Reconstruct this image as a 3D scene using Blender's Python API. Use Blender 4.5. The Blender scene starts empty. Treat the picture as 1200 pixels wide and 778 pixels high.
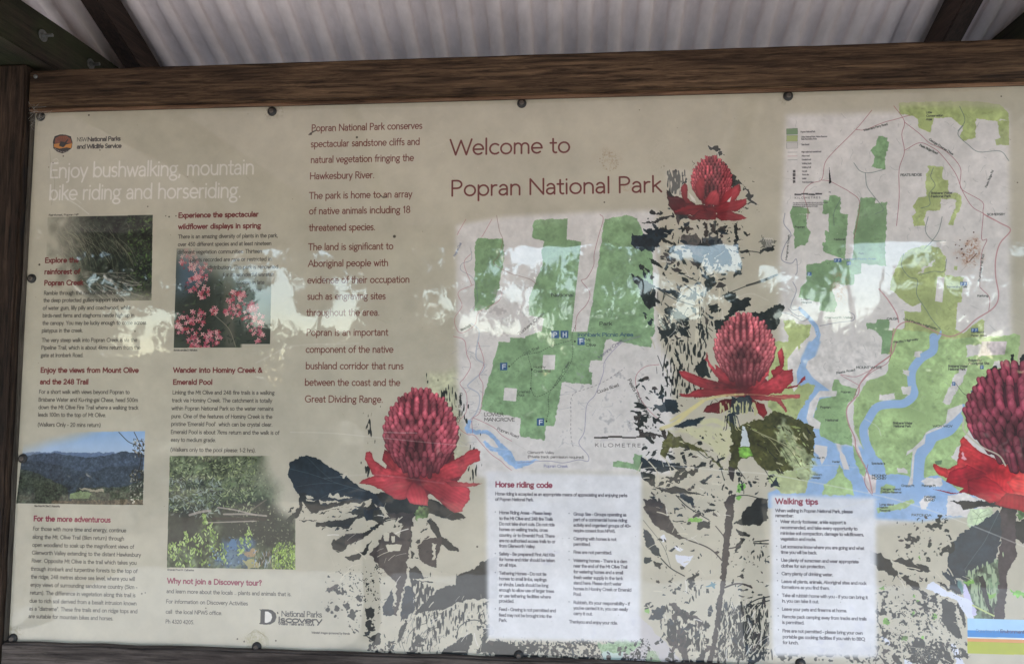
import bpy, bmesh, math, random
import numpy as np
from mathutils import Vector, Matrix, geometry
random.seed(7)
RG = np.random.default_rng(11)
S = bpy.context.scene
COL = S.collection

# ------------------------------------------------------------------ camera
F = 867.0; CX = 600.0; CY = 389.0; D = 1.58; CZ = 1.55
hv = np.array([-11000.0, 31.0, 867.0]); nv = np.array([68.0, 63.0, 867.0])
Xc = -hv/np.linalg.norm(hv)
Yc = nv - Xc*np.dot(nv, Xc); Yc /= np.linalg.norm(Yc)
Zc = -np.cross(Yc, Xc); Zc /= np.linalg.norm(Zc)
if Zc[1] > 0: Zc = -Zc                     # image y grows downwards, world Z is up
WC = np.array([Xc, Yc, Zc])                # rows: the world axes seen by the camera (x right, y down, z forward)
CAM = np.array([0.0, -D, CZ])
def ray(px, py):
    return WC @ np.array([px-CX, py-CY, F])
def P(px, py, y=0.0):                      # the point of the plane Y=y seen at a place of the photograph
    r = ray(px, py); t = (y-CAM[1])/r[1]
    return CAM + r*t
cam = bpy.data.cameras.new('camera'); co = bpy.data.objects.new('camera', cam); COL.objects.link(co)
cam.sensor_width = 36; cam.lens = 36*F/1200.0; cam.clip_start = 0.02; cam.clip_end = 500
R = Matrix(((WC[0][0], -WC[0][1], -WC[0][2]), (WC[1][0], -WC[1][1], -WC[1][2]), (WC[2][0], -WC[2][1], -WC[2][2])))
co.matrix_world = Matrix.Translation(Vector(CAM)) @ R.to_4x4()
S.camera = co
S.render.resolution_x = 1024; S.render.resolution_y = 663

# ------------------------------------------------------------------ world, sun, exposure
SUN_EL, SUN_AZ = 45.0, 168.0               # the sun stands high over the clearing; the roof keeps the board in shade and the lit ground fills it from below
W = bpy.data.worlds.new("World"); S.world = W; W.use_nodes = True
nt = W.node_tree; nt.nodes.clear()
sk = nt.nodes.new('ShaderNodeTexSky'); sk.sky_type = 'NISHITA'; sk.sun_disc = False
sk.sun_elevation = math.radians(SUN_EL); sk.sun_rotation = math.radians(SUN_AZ)
sk.air_density = 1.3; sk.dust_density = .35; sk.ozone_density = 1.6
bg = nt.nodes.new('ShaderNodeBackground'); bg.inputs[1].default_value = 0.15
ow = nt.nodes.new('ShaderNodeOutputWorld')
nt.links.new(sk.outputs[0], bg.inputs[0]); nt.links.new(bg.outputs[0], ow.inputs[0])
sd = bpy.data.lights.new('sun', 'SUN'); sd.energy = 3.4; sd.angle = math.radians(0.5); sd.color = (1, .95, .87)
so = bpy.data.objects.new('sun', sd); COL.objects.link(so)
el, az = math.radians(SUN_EL), math.radians(SUN_AZ)
sdir = Vector((math.sin(az)*math.cos(el), math.cos(az)*math.cos(el), math.sin(el)))
so.rotation_euler = sdir.to_track_quat('Z', 'Y').to_euler()
S.view_settings.view_transform = 'Standard'; S.view_settings.look = 'None'
S.view_settings.gamma = 1; S.view_settings.use_curve_mapping = False
S.view_settings.exposure = 2.05

# ------------------------------------------------------------------ helpers
def tag(o, label=None, cat=None, group=None, kind=None):
    if label: o['label'] = label
    if cat: o['category'] = cat
    if group: o['group'] = group
    if kind: o['kind'] = kind
    return o
def empty(name, loc=(0, 0, 0)):
    o = bpy.data.objects.new(name, None); COL.objects.link(o); o.location = loc; o.empty_display_size = .05
    return o
def link(name, me, mat=None, parent=None, loc=None, smooth=False):
    o = bpy.data.objects.new(name, me); COL.objects.link(o)
    if mat and not me.materials: me.materials.append(mat)
    if smooth:
        for p in me.polygons: p.use_smooth = True
    if parent is not None:
        o.parent = parent; o.matrix_parent_inverse = Matrix.Translation(-parent.location)
    if loc is not None: o.location = loc
    return o
def pyd(v, f):
    me = bpy.data.meshes.new('m'); me.from_pydata([tuple(map(float, a)) for a in v], [], [tuple(a) for a in f]); me.update()
    return me
def box_mesh(sx, sy, sz, bev=.003, rough=0.0, cuts=0, seed=0):
    bm = bmesh.new(); bmesh.ops.create_cube(bm, size=1)
    bmesh.ops.scale(bm, vec=(sx, sy, sz), verts=bm.verts)
    if bev: bmesh.ops.bevel(bm, geom=bm.edges[:], offset=bev, segments=2, affect='EDGES')
    if cuts:
        ax = [sx, sy, sz].index(max(sx, sy, sz)); L = max(sx, sy, sz)
        for k in range(1, cuts):
            co_ = [0, 0, 0]; no = [0, 0, 0]; co_[ax] = -L/2+L*k/cuts; no[ax] = 1
            bmesh.ops.bisect_plane(bm, geom=bm.verts[:]+bm.edges[:]+bm.faces[:], plane_co=co_, plane_no=no)
        r = random.Random(seed)
        prof = [[r.uniform(-1, 1) for _ in range(cuts+2)] for _ in range(4)]
        for v in bm.verts:
            t = (v.co[ax]/L+.5)*cuts; i = int(t); fr = t-i
            o1, o2 = [(1, 2), (0, 2), (0, 1)][ax]
            for q, o_ in enumerate((o1, o2)):
                k = q*2+(v.co[o_] > 0); i2 = min(i+1, cuts+1)
                v.co[o_] += rough*(prof[k][i]*(1-fr)+prof[k][i2]*fr)
    me = bpy.data.meshes.new('box'); bm.to_mesh(me); bm.free()
    return me

class Nodes:
    def __init__(s, name):
        s.m = bpy.data.materials.new(name); s.m.use_nodes = True; s.t = s.m.node_tree
        s.b = s.t.nodes['Principled BSDF']
    def n(s, ty, **kw):
        x = s.t.nodes.new('ShaderNode'+ty)
        for k, v in kw.items(): setattr(x, k, v)
        return x
    def l(s, a, b): s.t.links.new(a, b)
    def ramp(s, fac, stops):
        r = s.n('ValToRGB'); e = r.color_ramp.elements
        while len(e) < len(stops): e.new(.5)
        for i, (p, c) in enumerate(stops): e[i].position = p; e[i].color = (*c, 1) if len(c) == 3 else c
        s.l(fac, r.inputs[0]); return r.outputs[0]
    def noise(s, vec, scale, detail=4, rough=.6, dist=0):
        x = s.n('TexNoise'); x.inputs['Scale'].default_value = scale; x.inputs['Detail'].default_value = detail
        x.inputs['Roughness'].default_value = rough; x.inputs['Distortion'].default_value = dist
        if vec is not None: s.l(vec, x.inputs['Vector'])
        return x.outputs[0]
    def mapping(s, scale, kind='Object', loc=(0, 0, 0)):
        tc = s.n('TexCoord'); mp = s.n('Mapping'); mp.inputs['Scale'].default_value = scale
        mp.inputs['Location'].default_value = loc
        s.l(tc.outputs[kind], mp.inputs[0]); return mp.outputs[0]
    def mix(s, fac, a, b, mode='MIX'):
        x = s.n('Mix', data_type='RGBA', blend_type=mode)
        for i, v in ((0, fac), (6, a), (7, b)):
            if isinstance(v, (int, float)): x.inputs[i].default_value = v
            elif isinstance(v, tuple): x.inputs[i].default_value = (*v, 1)
            else: s.l(v, x.inputs[i])
        return x.outputs[2]
    def bump(s, h, strength, dist=.002):
        b = s.n('Bump'); b.inputs['Strength'].default_value = strength; b.inputs['Distance'].default_value = dist
        s.l(h, b.inputs['Height']); s.l(b.outputs[0], s.b.inputs['Normal']); return b

def wood(name, axis, dark, mid, light, seed=0.0, rough=.75, moss=0.0):
    """weathered sawn hardwood with its grain along axis"""
    N = Nodes(name)
    sc = [44, 44, 44]; sc[axis] = 2.4
    v = N.mapping(tuple(sc), loc=(seed, seed*.7, seed*1.3))
    g = N.noise(v, 3.2, 8, .72, .6)
    sc2 = [9, 9, 9]; sc2[axis] = .9
    g2 = N.noise(N.mapping(tuple(sc2), loc=(seed*2, 0, seed)), 1.6, 5, .6, .4)
    sc3 = [120, 120, 120]; sc3[axis] = 9
    g3 = N.noise(N.mapping(tuple(sc3), loc=(0, seed, 0)), 1.5, 6, .8)
    c = N.ramp(g, [(.36, dark), (.52, mid), (.70, light)])
    c2 = N.ramp(g2, [(.36, (.28, .25, .25)), (.6, (1, 1, 1))])
    c = N.mix(.8, c, c2, 'MULTIPLY')
    crack = N.ramp(g3, [(.36, (.12, .1, .09)), (.46, (1, 1, 1))])
    c = N.mix(.6, c, crack, 'MULTIPLY')
    if moss:
        mm = N.ramp(N.noise(N.mapping((5, 5, 5), loc=(seed, 3, 1)), 1.2, 5, .65), [(.42, (0, 0, 0)), (.6, (moss,)*3)])
        c = N.mix(mm, c, (.028, .04, .012))
    N.l(c, N.b.inputs['Base Color']); N.b.inputs['Roughness'].default_value = rough
    N.b.inputs['Specular IOR Level'].default_value = .25
    h = N.mix(.5, g, g3); N.bump(h, .8, .0025)
    return N.m

def metal(name, col, rough=.45, metallic=.9, scale=300):
    N = Nodes(name); v = N.mapping((1, 1, 1))
    n = N.noise(v, scale, 5, .7)
    N.l(N.ramp(n, [(.3, tuple(c*.55 for c in col)), (.65, col)]), N.b.inputs['Base Color'])
    N.b.inputs['Metallic'].default_value = metallic; N.b.inputs['Roughness'].default_value = rough
    N.bump(n, .3, .0003); return N.m
# ------------------------------------------------------------------ the board's extents (metres on the plane Y=0)
BX0 = P(26, 441)[0]; BX1 = 1.005
BZ1 = P(605, 117.5)[2]; BZ0 = P(400, 765)[2]
PPM = 1560.0
CW, CH = int((BX1-BX0)*PPM), int((BZ1-BZ0)*PPM)
def cv(pt):                                # photograph place -> print place (x right, y down)
    w = P(pt[0], pt[1]); return ((w[0]-BX0)*PPM, (BZ1-w[2])*PPM)
def cvs(pts): return np.array([cv(p) for p in pts])
def Z(s, ox, oy, pts): return [(ox+x/s, oy+y/s) for x, y in pts]

# ------------------------------------------------------------------ the print, painted as flat ink on a canvas
ART = np.empty((CH, CW, 3), np.float32)
def C3(r, g, b): return np.array([r, g, b], np.float32)/255.0
BEIGE = C3(192, 183, 164)
def gn(cell_x, cell_y=None, seed=0):       # smooth noise of a given cell size, mean 0, deviation 1
    cell_y = cell_y or cell_x
    r = np.random.default_rng(seed)
    gh, gw = int(CH/cell_y)+5, int(CW/cell_x)+5
    g = r.standard_normal((gh, gw)).astype(np.float32)
    def up(a, n, cell, axis):
        t = np.arange(n)/cell+1; i = t.astype(int); f = (t-i).astype(np.float32)
        w = [((1-f)**3)/6, (3*f**3-6*f**2+4)/6, (-3*f**3+3*f**2+3*f+1)/6, f**3/6]
        out = 0
        for k in range(4):
            idx = i-1+k
            out = out + (a[idx]*w[k][:, None] if axis == 0 else a[:, idx]*w[k][None, :])
        return out
    a = up(up(g, CH, cell_y, 0), CW, cell_x, 1)
    return (a/a.std()).astype(np.float32)
N2, N4, N8, N20, N60, N200 = gn(2, seed=1), gn(4, seed=2), gn(8, seed=3), gn(20, seed=4), gn(60, seed=5), gn(220, seed=6)
NV = gn(3, 11, seed=7); NH = gn(14, 3, seed=8)
NF = (N4*.5+N8*.7+N20*.8); NF /= NF.std()
NB = (N2*.6+N4*.6+N8*.5); NB /= NB.std()

RX_, RY_ = (N4*.6+N8*.8), (NB*.5+np.roll(N8, 97, 1))
def raster(pts, pad=4):                    # even-odd scanline mask of a polygon in canvas places
    pts = np.asarray(pts, np.float64)
    x0, x1 = int(max(0, math.floor(pts[:, 0].min())-pad)), int(min(CW, math.ceil(pts[:, 0].max())+pad))
    y0, y1 = int(max(0, math.floor(pts[:, 1].min())-pad)), int(min(CH, math.ceil(pts[:, 1].max())+pad))
    if x1 <= x0 or y1 <= y0: return None
    m = np.zeros((y1-y0, x1-x0+1), np.int8)
    a = pts; b = np.roll(pts, -1, 0)
    ys = np.arange(y0, y1)+.5
    for (ax, ay), (bx, by) in zip(a, b):
        if ay == by: continue
        lo, hi = min(ay, by), max(ay, by)
        sel = np.nonzero((ys >= lo) & (ys < hi))[0]
        if not len(sel): continue
        xs = ax+(ys[sel]-ay)*(bx-ax)/(by-ay)
        xi = np.clip(np.round(xs-x0).astype(int), 0, x1-x0)
        np.add.at(m, (sel, xi), 1)
    return (np.cumsum(m, 1)[:, :-1] % 2).astype(np.float32), x0, y0, x1, y1
def blur1(m, r):
    r = int(r)
    if r < 1: return m
    for ax in (0, 1):
        for _ in range(2):
            p = np.pad(m, [(r+1, r) if k == ax else (0, 0) for k in (0, 1)], mode='edge')
            c = np.cumsum(p, ax, dtype=np.float64)
            n = m.shape[ax]
            hi = np.take(c, np.arange(2*r+1, 2*r+1+n), ax); lo = np.take(c, np.arange(0, n), ax)
            m = ((hi-lo)/(2*r+1)).astype(np.float32)
    return m
def mask(px_pts, rag=0, soft=0, canvas=False):
    pts = px_pts if canvas else cvs(px_pts)
    r = raster(pts, pad=int(rag*3+soft*3+4))
    if r is None: return None
    m, x0, y0, x1, y1 = r
    if rag:
        yy, xx = np.mgrid[0:y1-y0, 0:x1-x0]
        dx = RX_[y0:y1, x0:x1]*rag; dy = RY_[y0:y1, x0:x1]*rag
        m = m[np.clip((yy+dy).astype(int), 0, y1-y0-1), np.clip((xx+dx).astype(int), 0, x1-x0-1)]
    if soft: m = blur1(m, soft)
    return m, (slice(y0, y1), slice(x0, x1))
def paint(mk, col, alpha=1.0):
    if mk is None: return
    m, sl = mk; a = (m*alpha)[..., None]
    ART[sl] = ART[sl]*(1-a)+col*a
def fill(pts, col, alpha=1.0, rag=0, soft=0, tex=0.0, canvas=False, noise=None):
    mk = mask(pts, rag, soft, canvas)
    if mk is None: return
    c = np.asarray(col, np.float32)
    if tex:
        n = (NF if noise is None else noise)[mk[1]][..., None]; c = np.clip(c*(1+tex*n), 0, 1)
    paint(mk, c, alpha)
def dseg(X, Y, pts):                       # least distance from grid to a chain of points
    a = pts[:-1]; b = pts[1:]; d = b-a; L = (d**2).sum(1)+1e-9
    t = ((X[None]-a[:, 0, None, None])*d[:, 0, None, None]+(Y[None]-a[:, 1, None, None])*d[:, 1, None, None])/L[:, None, None]
    t = np.clip(t, 0, 1)
    dx = X[None]-a[:, 0, None, None]-t*d[:, 0, None, None]; dy = Y[None]-a[:, 1, None, None]-t*d[:, 1, None, None]
    return np.sqrt((dx*dx+dy*dy).min(0))
def stroke(px_pts, w, col, alpha=1.0, canvas=False, dash=None, soft=.7, smooth=True):
    pts = np.asarray(px_pts, float) if canvas else cvs(px_pts)
    if smooth and len(pts) > 2:            # Catmull-Rom
        q = np.vstack([2*pts[0]-pts[1], pts, 2*pts[-1]-pts[-2]]); out = []
        for i in range(1, len(q)-2):
            for t in np.linspace(0, 1, 6)[:-1]:
                out.append(.5*((2*q[i])+(-q[i-1]+q[i+1])*t+(2*q[i-1]-5*q[i]+4*q[i+1]-q[i+2])*t*t+(-q[i-1]+3*q[i]-3*q[i+1]+q[i+2])*t**3))
        out.append(pts[-1]); pts = np.array(out)
    w2 = w/2
    if dash:
        seg = np.linalg.norm(np.diff(pts, axis=0), axis=1); cum = np.concatenate([[0], np.cumsum(seg)])
        s = 0
        while s < cum[-1]:
            e = min(s+dash*.45, cum[-1])
            p = [(np.interp(v, cum, pts[:, 0]), np.interp(v, cum, pts[:, 1])) for v in (s, e)]
            stroke(p, w, col, alpha, canvas=True); s += dash
        return
    for k in range(0, len(pts)-1, 6):
        c = pts[k:k+7]
        x0, x1 = int(max(0, c[:, 0].min()-w2-3)), int(min(CW, c[:, 0].max()+w2+4))
        y0, y1 = int(max(0, c[:, 1].min()-w2-3)), int(min(CH, c[:, 1].max()+w2+4))
        if x1 <= x0 or y1 <= y0: continue
        Y, X = np.mgrid[y0:y1, x0:x1].astype(np.float32)
        m = np.clip((w2-dseg(X, Y, c))/soft+.5, 0, 1)
        paint((m, (slice(y0, y1), slice(x0, x1))), col, alpha)
def capsule(cx, cy, L, w, ang, c0, c1, alpha=1.0, hi=1.0):
    """a shaded leaf or floret: c0 at the rim, c1 along the middle"""
    ca, sa = math.cos(ang), math.sin(ang); r = L/2+w+2
    x0, x1, y0, y1 = int(max(0, cx-r)), int(min(CW, cx+r+1)), int(max(0, cy-r)), int(min(CH, cy+r+1))
    if x1 <= x0 or y1 <= y0: return
    Y, X = np.mgrid[y0:y1, x0:x1].astype(np.float32); X -= cx; Y -= cy
    u = X*ca+Y*sa; v = -X*sa+Y*ca
    uu = np.clip((np.abs(u)-(L/2-w*.5))/(w*.5+.01), 0, None) if L > w else np.abs(u)/(w*.5)
    d = np.sqrt((v/(w*.5))**2+uu**2)
    m = np.clip((1-d)*w*.6+.5, 0, 1)
    f = np.clip(1-d*d, 0, 1)*np.clip(.65+.35*u/(L/2+.01), 0, 1)*hi
    c = c0+(c1-c0)*f[..., None]
    paint((m, (slice(y0, y1), slice(x0, x1))), c, alpha)
def leaf(cx, cy, L, w, ang, c, alpha=1.0):
    ca, sa = math.cos(ang), math.sin(ang); r = L/2+1
    x0, x1, y0, y1 = int(max(0, cx-r)), int(min(CW, cx+r+1)), int(max(0, cy-r)), int(min(CH, cy+r+1))
    if x1 <= x0 or y1 <= y0: return
    Y, X = np.mgrid[y0:y1, x0:x1].astype(np.float32); X -= cx; Y -= cy
    u = X*ca+Y*sa; v = np.abs(-X*sa+Y*ca)
    hw = w*.5*np.clip(1-(2*u/L)**2, 0, 1)
    m = np.clip(hw-v+.5, 0, 1)*(np.abs(u) < L/2)
    paint((m, (slice(y0, y1), slice(x0, x1))), c, alpha)
def dot(x, y, r, col, alpha=1.0):          # px place, px radius
    c = cv((x, y)); k = 2.85*r
    capsule(c[0], c[1], 2*k, 2*k, 0, col, col, alpha)

# ------------------------------------------------------------------ lettering: a humanist sans drawn with strokes
G = {
'a': (.84, 'A .4 .64 .3 .36 150 0 L .7 .64 .7 0 L .7 .56 .38 .56 A .36 .28 .28 .28 90 300 L .5 .04 .7 .24'),
'b': (1.0, 'L .12 1.55 .12 0 A .52 .5 .4 .5 0 360'), 'c': (.86, 'A .52 .5 .42 .5 48 312'),
'd': (1.0, 'L .88 1.55 .88 0 A .48 .5 .4 .5 0 360'), 'e': (.94, 'A .49 .5 .41 .5 0 312 L .08 .5 .9 .5'),
'f': (.54, 'L .26 0 .26 1.2 A .5 1.2 .24 .33 180 80 L .04 .95 .52 .95'),
'g': (.9, 'A .42 .64 .32 .36 0 360 L .86 1 .62 .94 L .26 .34 .2 .16 .34 .06 .6 .04 A .43 -.22 .38 .26 60 420'),
'h': (.92, 'L .12 1.55 .12 0 A .46 .62 .34 .38 180 0 L .8 .62 .8 0'), 'i': (.28, 'L .14 1 .14 0 L .14 1.36 .14 1.4'),
'j': (.3, 'L .16 1 .16 -.3 A -.02 -.3 .18 .2 0 -90 L .16 1.36 .16 1.4'), 'k': (.78, 'L .12 1.55 .12 0 L .68 1 .14 .5 L .3 .62 .76 0'),
'l': (.28, 'L .14 1.55 .14 0'), 'm': (1.38, 'L .12 1 .12 0 A .4 .65 .28 .35 180 0 L .68 .65 .68 0 A .97 .65 .29 .35 180 0 L 1.26 .65 1.26 0'),
'n': (.92, 'L .12 1 .12 0 A .46 .62 .34 .38 180 0 L .8 .62 .8 0'), 'o': (1.02, 'A .51 .5 .43 .5 0 360'),
'p': (1.0, 'L .12 1 .12 -.5 A .52 .5 .4 .5 0 360'), 'q': (1.0, 'L .88 1 .88 -.5 A .48 .5 .4 .5 0 360'),
'r': (.6, 'L .12 1 .12 0 A .44 .6 .32 .38 180 75'), 's': (.7, 'A .36 .74 .25 .26 40 270 A .34 .25 .28 .25 90 -140'),
't': (.56, 'L .25 1.35 .25 .25 A .45 .25 .2 .25 180 290 L .03 .95 .5 .95'),
'u': (.9, 'L .12 1 .12 .4 A .45 .38 .33 .38 180 360 L .78 1 .78 0'), 'v': (.78, 'L .03 1 .39 0 .75 1'),
'w': (1.2, 'L .03 1 .33 0 .6 .92 .87 0 1.17 1'), 'x': (.78, 'L .06 1 .72 0 L .72 1 .06 0'),
'y': (.78, 'L .03 1 .4 0 L .76 1 .22 -.5'), 'z': (.72, 'L .08 .96 .64 .96 .06 .04 .68 .04'),
'A': (1.2, 'L 0 0 .6 1.5 1.2 0 L .22 .5 .98 .5'), 'B': (1.0, 'L .12 0 .12 1.5 .45 1.5 A .45 1.15 .35 .35 90 -90 L .12 .8 .5 .8 A .5 .4 .42 .4 90 -90 L .5 0 .12 0'),
'C': (1.32, 'A .82 .75 .72 .75 48 312'), 'D': (1.35, 'L .5 0 .12 0 .12 1.5 .5 1.5 A .5 .75 .75 .75 90 -90'),
'E': (.92, 'L .82 1.5 .12 1.5 .12 0 .86 0 L .12 .78 .76 .78'), 'F': (.86, 'L .8 1.5 .12 1.5 .12 0 L .12 .78 .74 .78'),
'G': (1.5, 'A .82 .75 .72 .75 48 312 L 1.32 .2 1.32 .68 .95 .68'), 'H': (1.28, 'L .12 0 .12 1.5 L 1.16 0 1.16 1.5 L .12 .78 1.16 .78'),
'I': (.32, 'L .16 0 .16 1.5'), 'J': (.4, 'L .22 1.5 .22 .1 .1 -.2'), 'K': (1.08, 'L .12 0 .12 1.5 L .95 1.5 .14 .72 L .35 .9 1.04 0'),
'L': (.86, 'L .12 1.5 .12 0 .82 0'), 'M': (1.46, 'L .12 0 .18 1.5 .73 .45 1.28 1.5 1.34 0'), 'N': (1.28, 'L .12 0 .12 1.5 1.16 0 1.16 1.5'),
'O': (1.6, 'A .8 .75 .72 .75 0 360'), 'P': (.98, 'L .12 0 .12 1.5 .5 1.5 A .5 1.12 .38 .38 90 -90 L .5 .74 .12 .74'),
'Q': (1.6, 'A .8 .75 .72 .75 0 360 L .8 0 1.5 -.35'), 'R': (1.02, 'L .12 0 .12 1.5 .5 1.5 A .5 1.12 .36 .38 90 -90 L .5 .74 .12 .74 L .48 .74 1.0 0'),
'S': (.86, 'A .45 1.12 .33 .38 40 270 A .43 .37 .36 .37 90 -140'), 'T': (1.1, 'L .04 1.48 1.06 1.48 L .55 1.48 .55 0'),
'U': (1.22, 'L .12 1.5 .12 .5 A .61 .5 .49 .5 180 360 L 1.1 .5 1.1 1.5'), 'V': (1.15, 'L 0 1.5 .58 0 1.15 1.5'),
'W': (1.76, 'L 0 1.5 .44 0 .88 1.4 1.32 0 1.76 1.5'), 'X': (1.1, 'L .04 1.5 1.06 0 L 1.06 1.5 .04 0'), 'Y': (1.05, 'L 0 1.5 .52 .75 1.05 1.5 L .52 .75 .52 0'),
'Z': (1.1, 'L .06 1.48 1.02 1.48 .06 .02 1.06 .02'),
'0': (1.0, 'A .5 .75 .38 .75 0 360'), '1': (.6, 'L .15 1.2 .36 1.5 .36 0'), '2': (.98, 'A .48 1.1 .36 .4 165 -30 L .8 .9 .1 .02 .9 .02'),
'3': (.95, 'A .43 1.14 .33 .36 140 -90 A .43 .4 .4 .4 90 -145'), '4': (1.0, 'L .7 0 .7 1.5 .06 .42 .94 .42'),
'5': (.95, 'L .8 1.48 .24 1.48 .18 .86 A .42 .47 .4 .47 110 -140'), '6': (1.0, 'A .5 .46 .38 .46 0 360 L .14 .56 .6 1.5'),
'7': (.92, 'L .08 1.48 .84 1.48 .3 0'), '8': (.98, 'A .49 1.12 .31 .38 0 360 A .49 .38 .39 .38 0 360'), '9': (1.0, 'A .5 1.04 .38 .46 0 360 L .86 .94 .4 0'),
'.': (.34, 'L .16 .03 .16 .06'), ',': (.34, 'L .18 .05 .1 -.22'), ':': (.34, 'L .16 .03 .16 .06 L .16 .85 .16 .88'), '-': (.56, 'L .06 .5 .48 .5'),
'(': (.5, 'A .7 .6 .55 1.05 120 240'), ')': (.5, 'A -.2 .6 .55 1.05 60 -60'), "'": (.26, 'L .14 1.5 .12 1.2'), '"': (.46, 'L .12 1.5 .12 1.2 L .34 1.5 .34 1.2'),
'?': (.72, 'A .34 1.18 .28 .32 170 -30 L .5 1.0 .34 .8 .34 .45 L .34 .03 .34 .06'), '!': (.3, 'L .15 1.5 .15 .45 L .15 .03 .15 .06'),
'&': (1.2, 'L 1.1 0 .35 1.05 A .5 1.2 .22 .28 210 -30 L .68 1.05 .22 .68 A .42 .35 .33 .35 140 320 L .7 .14 1.0 .7'), '+': (.9, 'L .1 .6 .8 .6 L .45 .25 .45 .95'),
' ': (.5, ''), }
GP = {}
def glyph(ch):
    if ch in GP: return GP[ch]
    w, s = G.get(ch, G['o']); tk = s.split(); chains = []; i = 0
    while i < len(tk):
        k = tk[i]; i += 1; nums = []
        while i < len(tk) and tk[i] not in 'LA': nums.append(float(tk[i])); i += 1
        if k == 'L': chains.append(np.array(nums).reshape(-1, 2))
        else:
            cx, cy, rx, ry, a0, a1 = nums; n = max(4, int(abs(a1-a0)/24))
            a = np.radians(np.linspace(a0, a1, n+1)); chains.append(np.stack([cx+rx*np.cos(a), cy+ry*np.sin(a)], 1))
    GP[ch] = (w, chains); return GP[ch]
def slope(y): return (y-420.0)/10700.0
def text(s, x0, y0, x1, xh, col, wt=.18, alpha=1.0, track=0.0, yend=None):
    """a line of print from (x0,y0) to x1 (baseline), letters xh high"""
    y1 = y0+slope(y0)*(x1-x0) if yend is None else yend
    a, b = np.array(cv((x0, y0))), np.array(cv((x1, y1)))
    adv = sum(glyph(c)[0]+track for c in s); L = np.linalg.norm(b-a)
    u = (b-a)/L; v = np.array([u[1], -u[0]]); hs = L/adv
    vs = abs(cv((x0, y0-xh))[1]-a[1]); w2 = wt*vs/2; pos = 0.0
    for ch in s:
        w, chains = glyph(ch)
        if chains:
            cc = [a+((pos+c[:, :1])*hs)*u+(c[:, 1:]*vs)*v for c in chains]
            al = np.vstack(cc)
            xa, xb = int(al[:, 0].min()-w2-2), int(al[:, 0].max()+w2+3); ya, yb = int(al[:, 1].min()-w2-2), int(al[:, 1].max()+w2+3)
            if xa >= 0 and ya >= 0 and xb < CW and yb < CH:
                Y, X = np.mgrid[ya:yb, xa:xb].astype(np.float32)
                d = np.full(X.shape, 1e3, np.float32)
                for c in cc: d = np.minimum(d, dseg(X, Y, c))
                m = np.clip((w2-d)/1.0+.5, 0, 1)*min(1, w2*2)
                paint((m, (slice(ya, yb), slice(xa, xb))), col, alpha)
        pos += w+track
def speckle(pts, dens, col, noise=None, soft=12, rag=0, alpha=1.0):
    mk = mask(pts, rag, soft)
    if mk is None: return
    n = (NB if noise is None else noise)[mk[1]]
    m = np.clip((n-(dens-.75+(1-mk[0])*3))*2.5, 0, 1)
    paint((m, mk[1]), col, alpha)
# ---- ground colour with faint unevenness
ART[:] = BEIGE*(1+.012*N200[..., None]+.006*N60[..., None])
# ---- inks
INK = C3(64, 59, 56); HEAD = C3(106, 34, 36); TITLE = C3(98, 28, 24); BODY = C3(104, 48, 42); PALE = C3(222, 214, 204)
DARK = C3(33, 37, 37); DBLUE = C3(34, 45, 54); BROWN = C3(62, 55, 54); MG = C3(138, 168, 126); LG = C3(180, 191, 130); LG2 = C3(174, 198, 140)
PAPER = C3(220, 213, 209); WATER = C3(156, 184, 220); ROADP = C3(176, 96, 104); CREEK = C3(112, 116, 138)

MQ1 = N20+.35*N8; MQ2 = np.roll(N20+.3*N8, (211, 77), (0, 1))
def mapland(pts, col, tex=.05, rag=1.2, veg=1.0):
    fill(pts, col, rag=rag, tex=tex)
    mk = mask(pts)                           # creek lines and scrub marks of the topographic print
    if mk is None: return
    sl = mk[1]; n = MQ1[sl]; q = MQ2[sl]
    lines = np.clip(1.3-np.abs(n)/.035, 0, 1)*(q > .1)+np.clip(1.2-np.abs(q)/.03, 0, 1)*(n > .6)
    paint((mk[0]*np.clip(lines, 0, 1), sl), col*.62, .55*veg)
    paint((mk[0]*np.clip((N60[sl]+.5*NF[sl]-1.1)*1.5, 0, 1), sl), col*.78, .4*veg)

# ================= the small map of the park
fill([(534, 264), (590, 254), (700, 248), (770, 246), (771, 400), (788, 430), (788, 556), (640, 552), (560, 560), (536, 470)], PAPER, soft=8, tex=.012)
fill([(500, 440), (534, 430), (540, 560), (500, 560)], LG*.6+PAPER*.4, .55, soft=9, rag=6, tex=.08)
z2 = lambda p: Z(4.444, 530, 230, p)
z3 = lambda p: Z(4.322, 530, 380, p)
mapland(z2([(118, 240), (135, 218), (262, 222), (268, 330), (240, 480), (222, 545), (190, 585), (115, 600)]), MG)
main = z2([(425, 120), (600, 118), (592, 225), (670, 235), (655, 400), (640, 520), (620, 705)])+z3([(690, 0), (1020, 0), (1005, 115), (775, 75), (755, 182), (697, 180), (690, 240), (706, 245), (704, 305), (556, 290), (535, 400), (515, 515), (476, 513), (466, 585), (340, 565), (346, 475), (146, 432), (152, 370), (178, 300), (205, 200), (236, 88), (291, 90), (292, 68), (366, 70), (368, 60), (455, 38), (462, -40)])+z2([(475, 635), (396, 615), (400, 530), (470, 350), (464, 292), (478, 235), (412, 215)])
mapland(main, MG)
mapland(z2([(790, 118), (910, 100), (960, 110), (1040, 300), (1046, 500), (1052, 700), (1030, 760), (700, 740), (705, 690), (745, 440), (770, 260)]), MG)
fill(z2([(672, 235), (790, 118), (770, 260), (745, 440), (703, 706), (620, 706), (640, 520)]), PAPER, tex=.02)
for sq in ([(460, 155), (522, 155), (518, 230), (456, 228)], [(264, 320), (328, 325), (322, 390), (258, 384)], [(608, -8), (686, -8), (682, 38), (604, 36)]):
    fill(z3(sq), PAPER, tex=.02)
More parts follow.
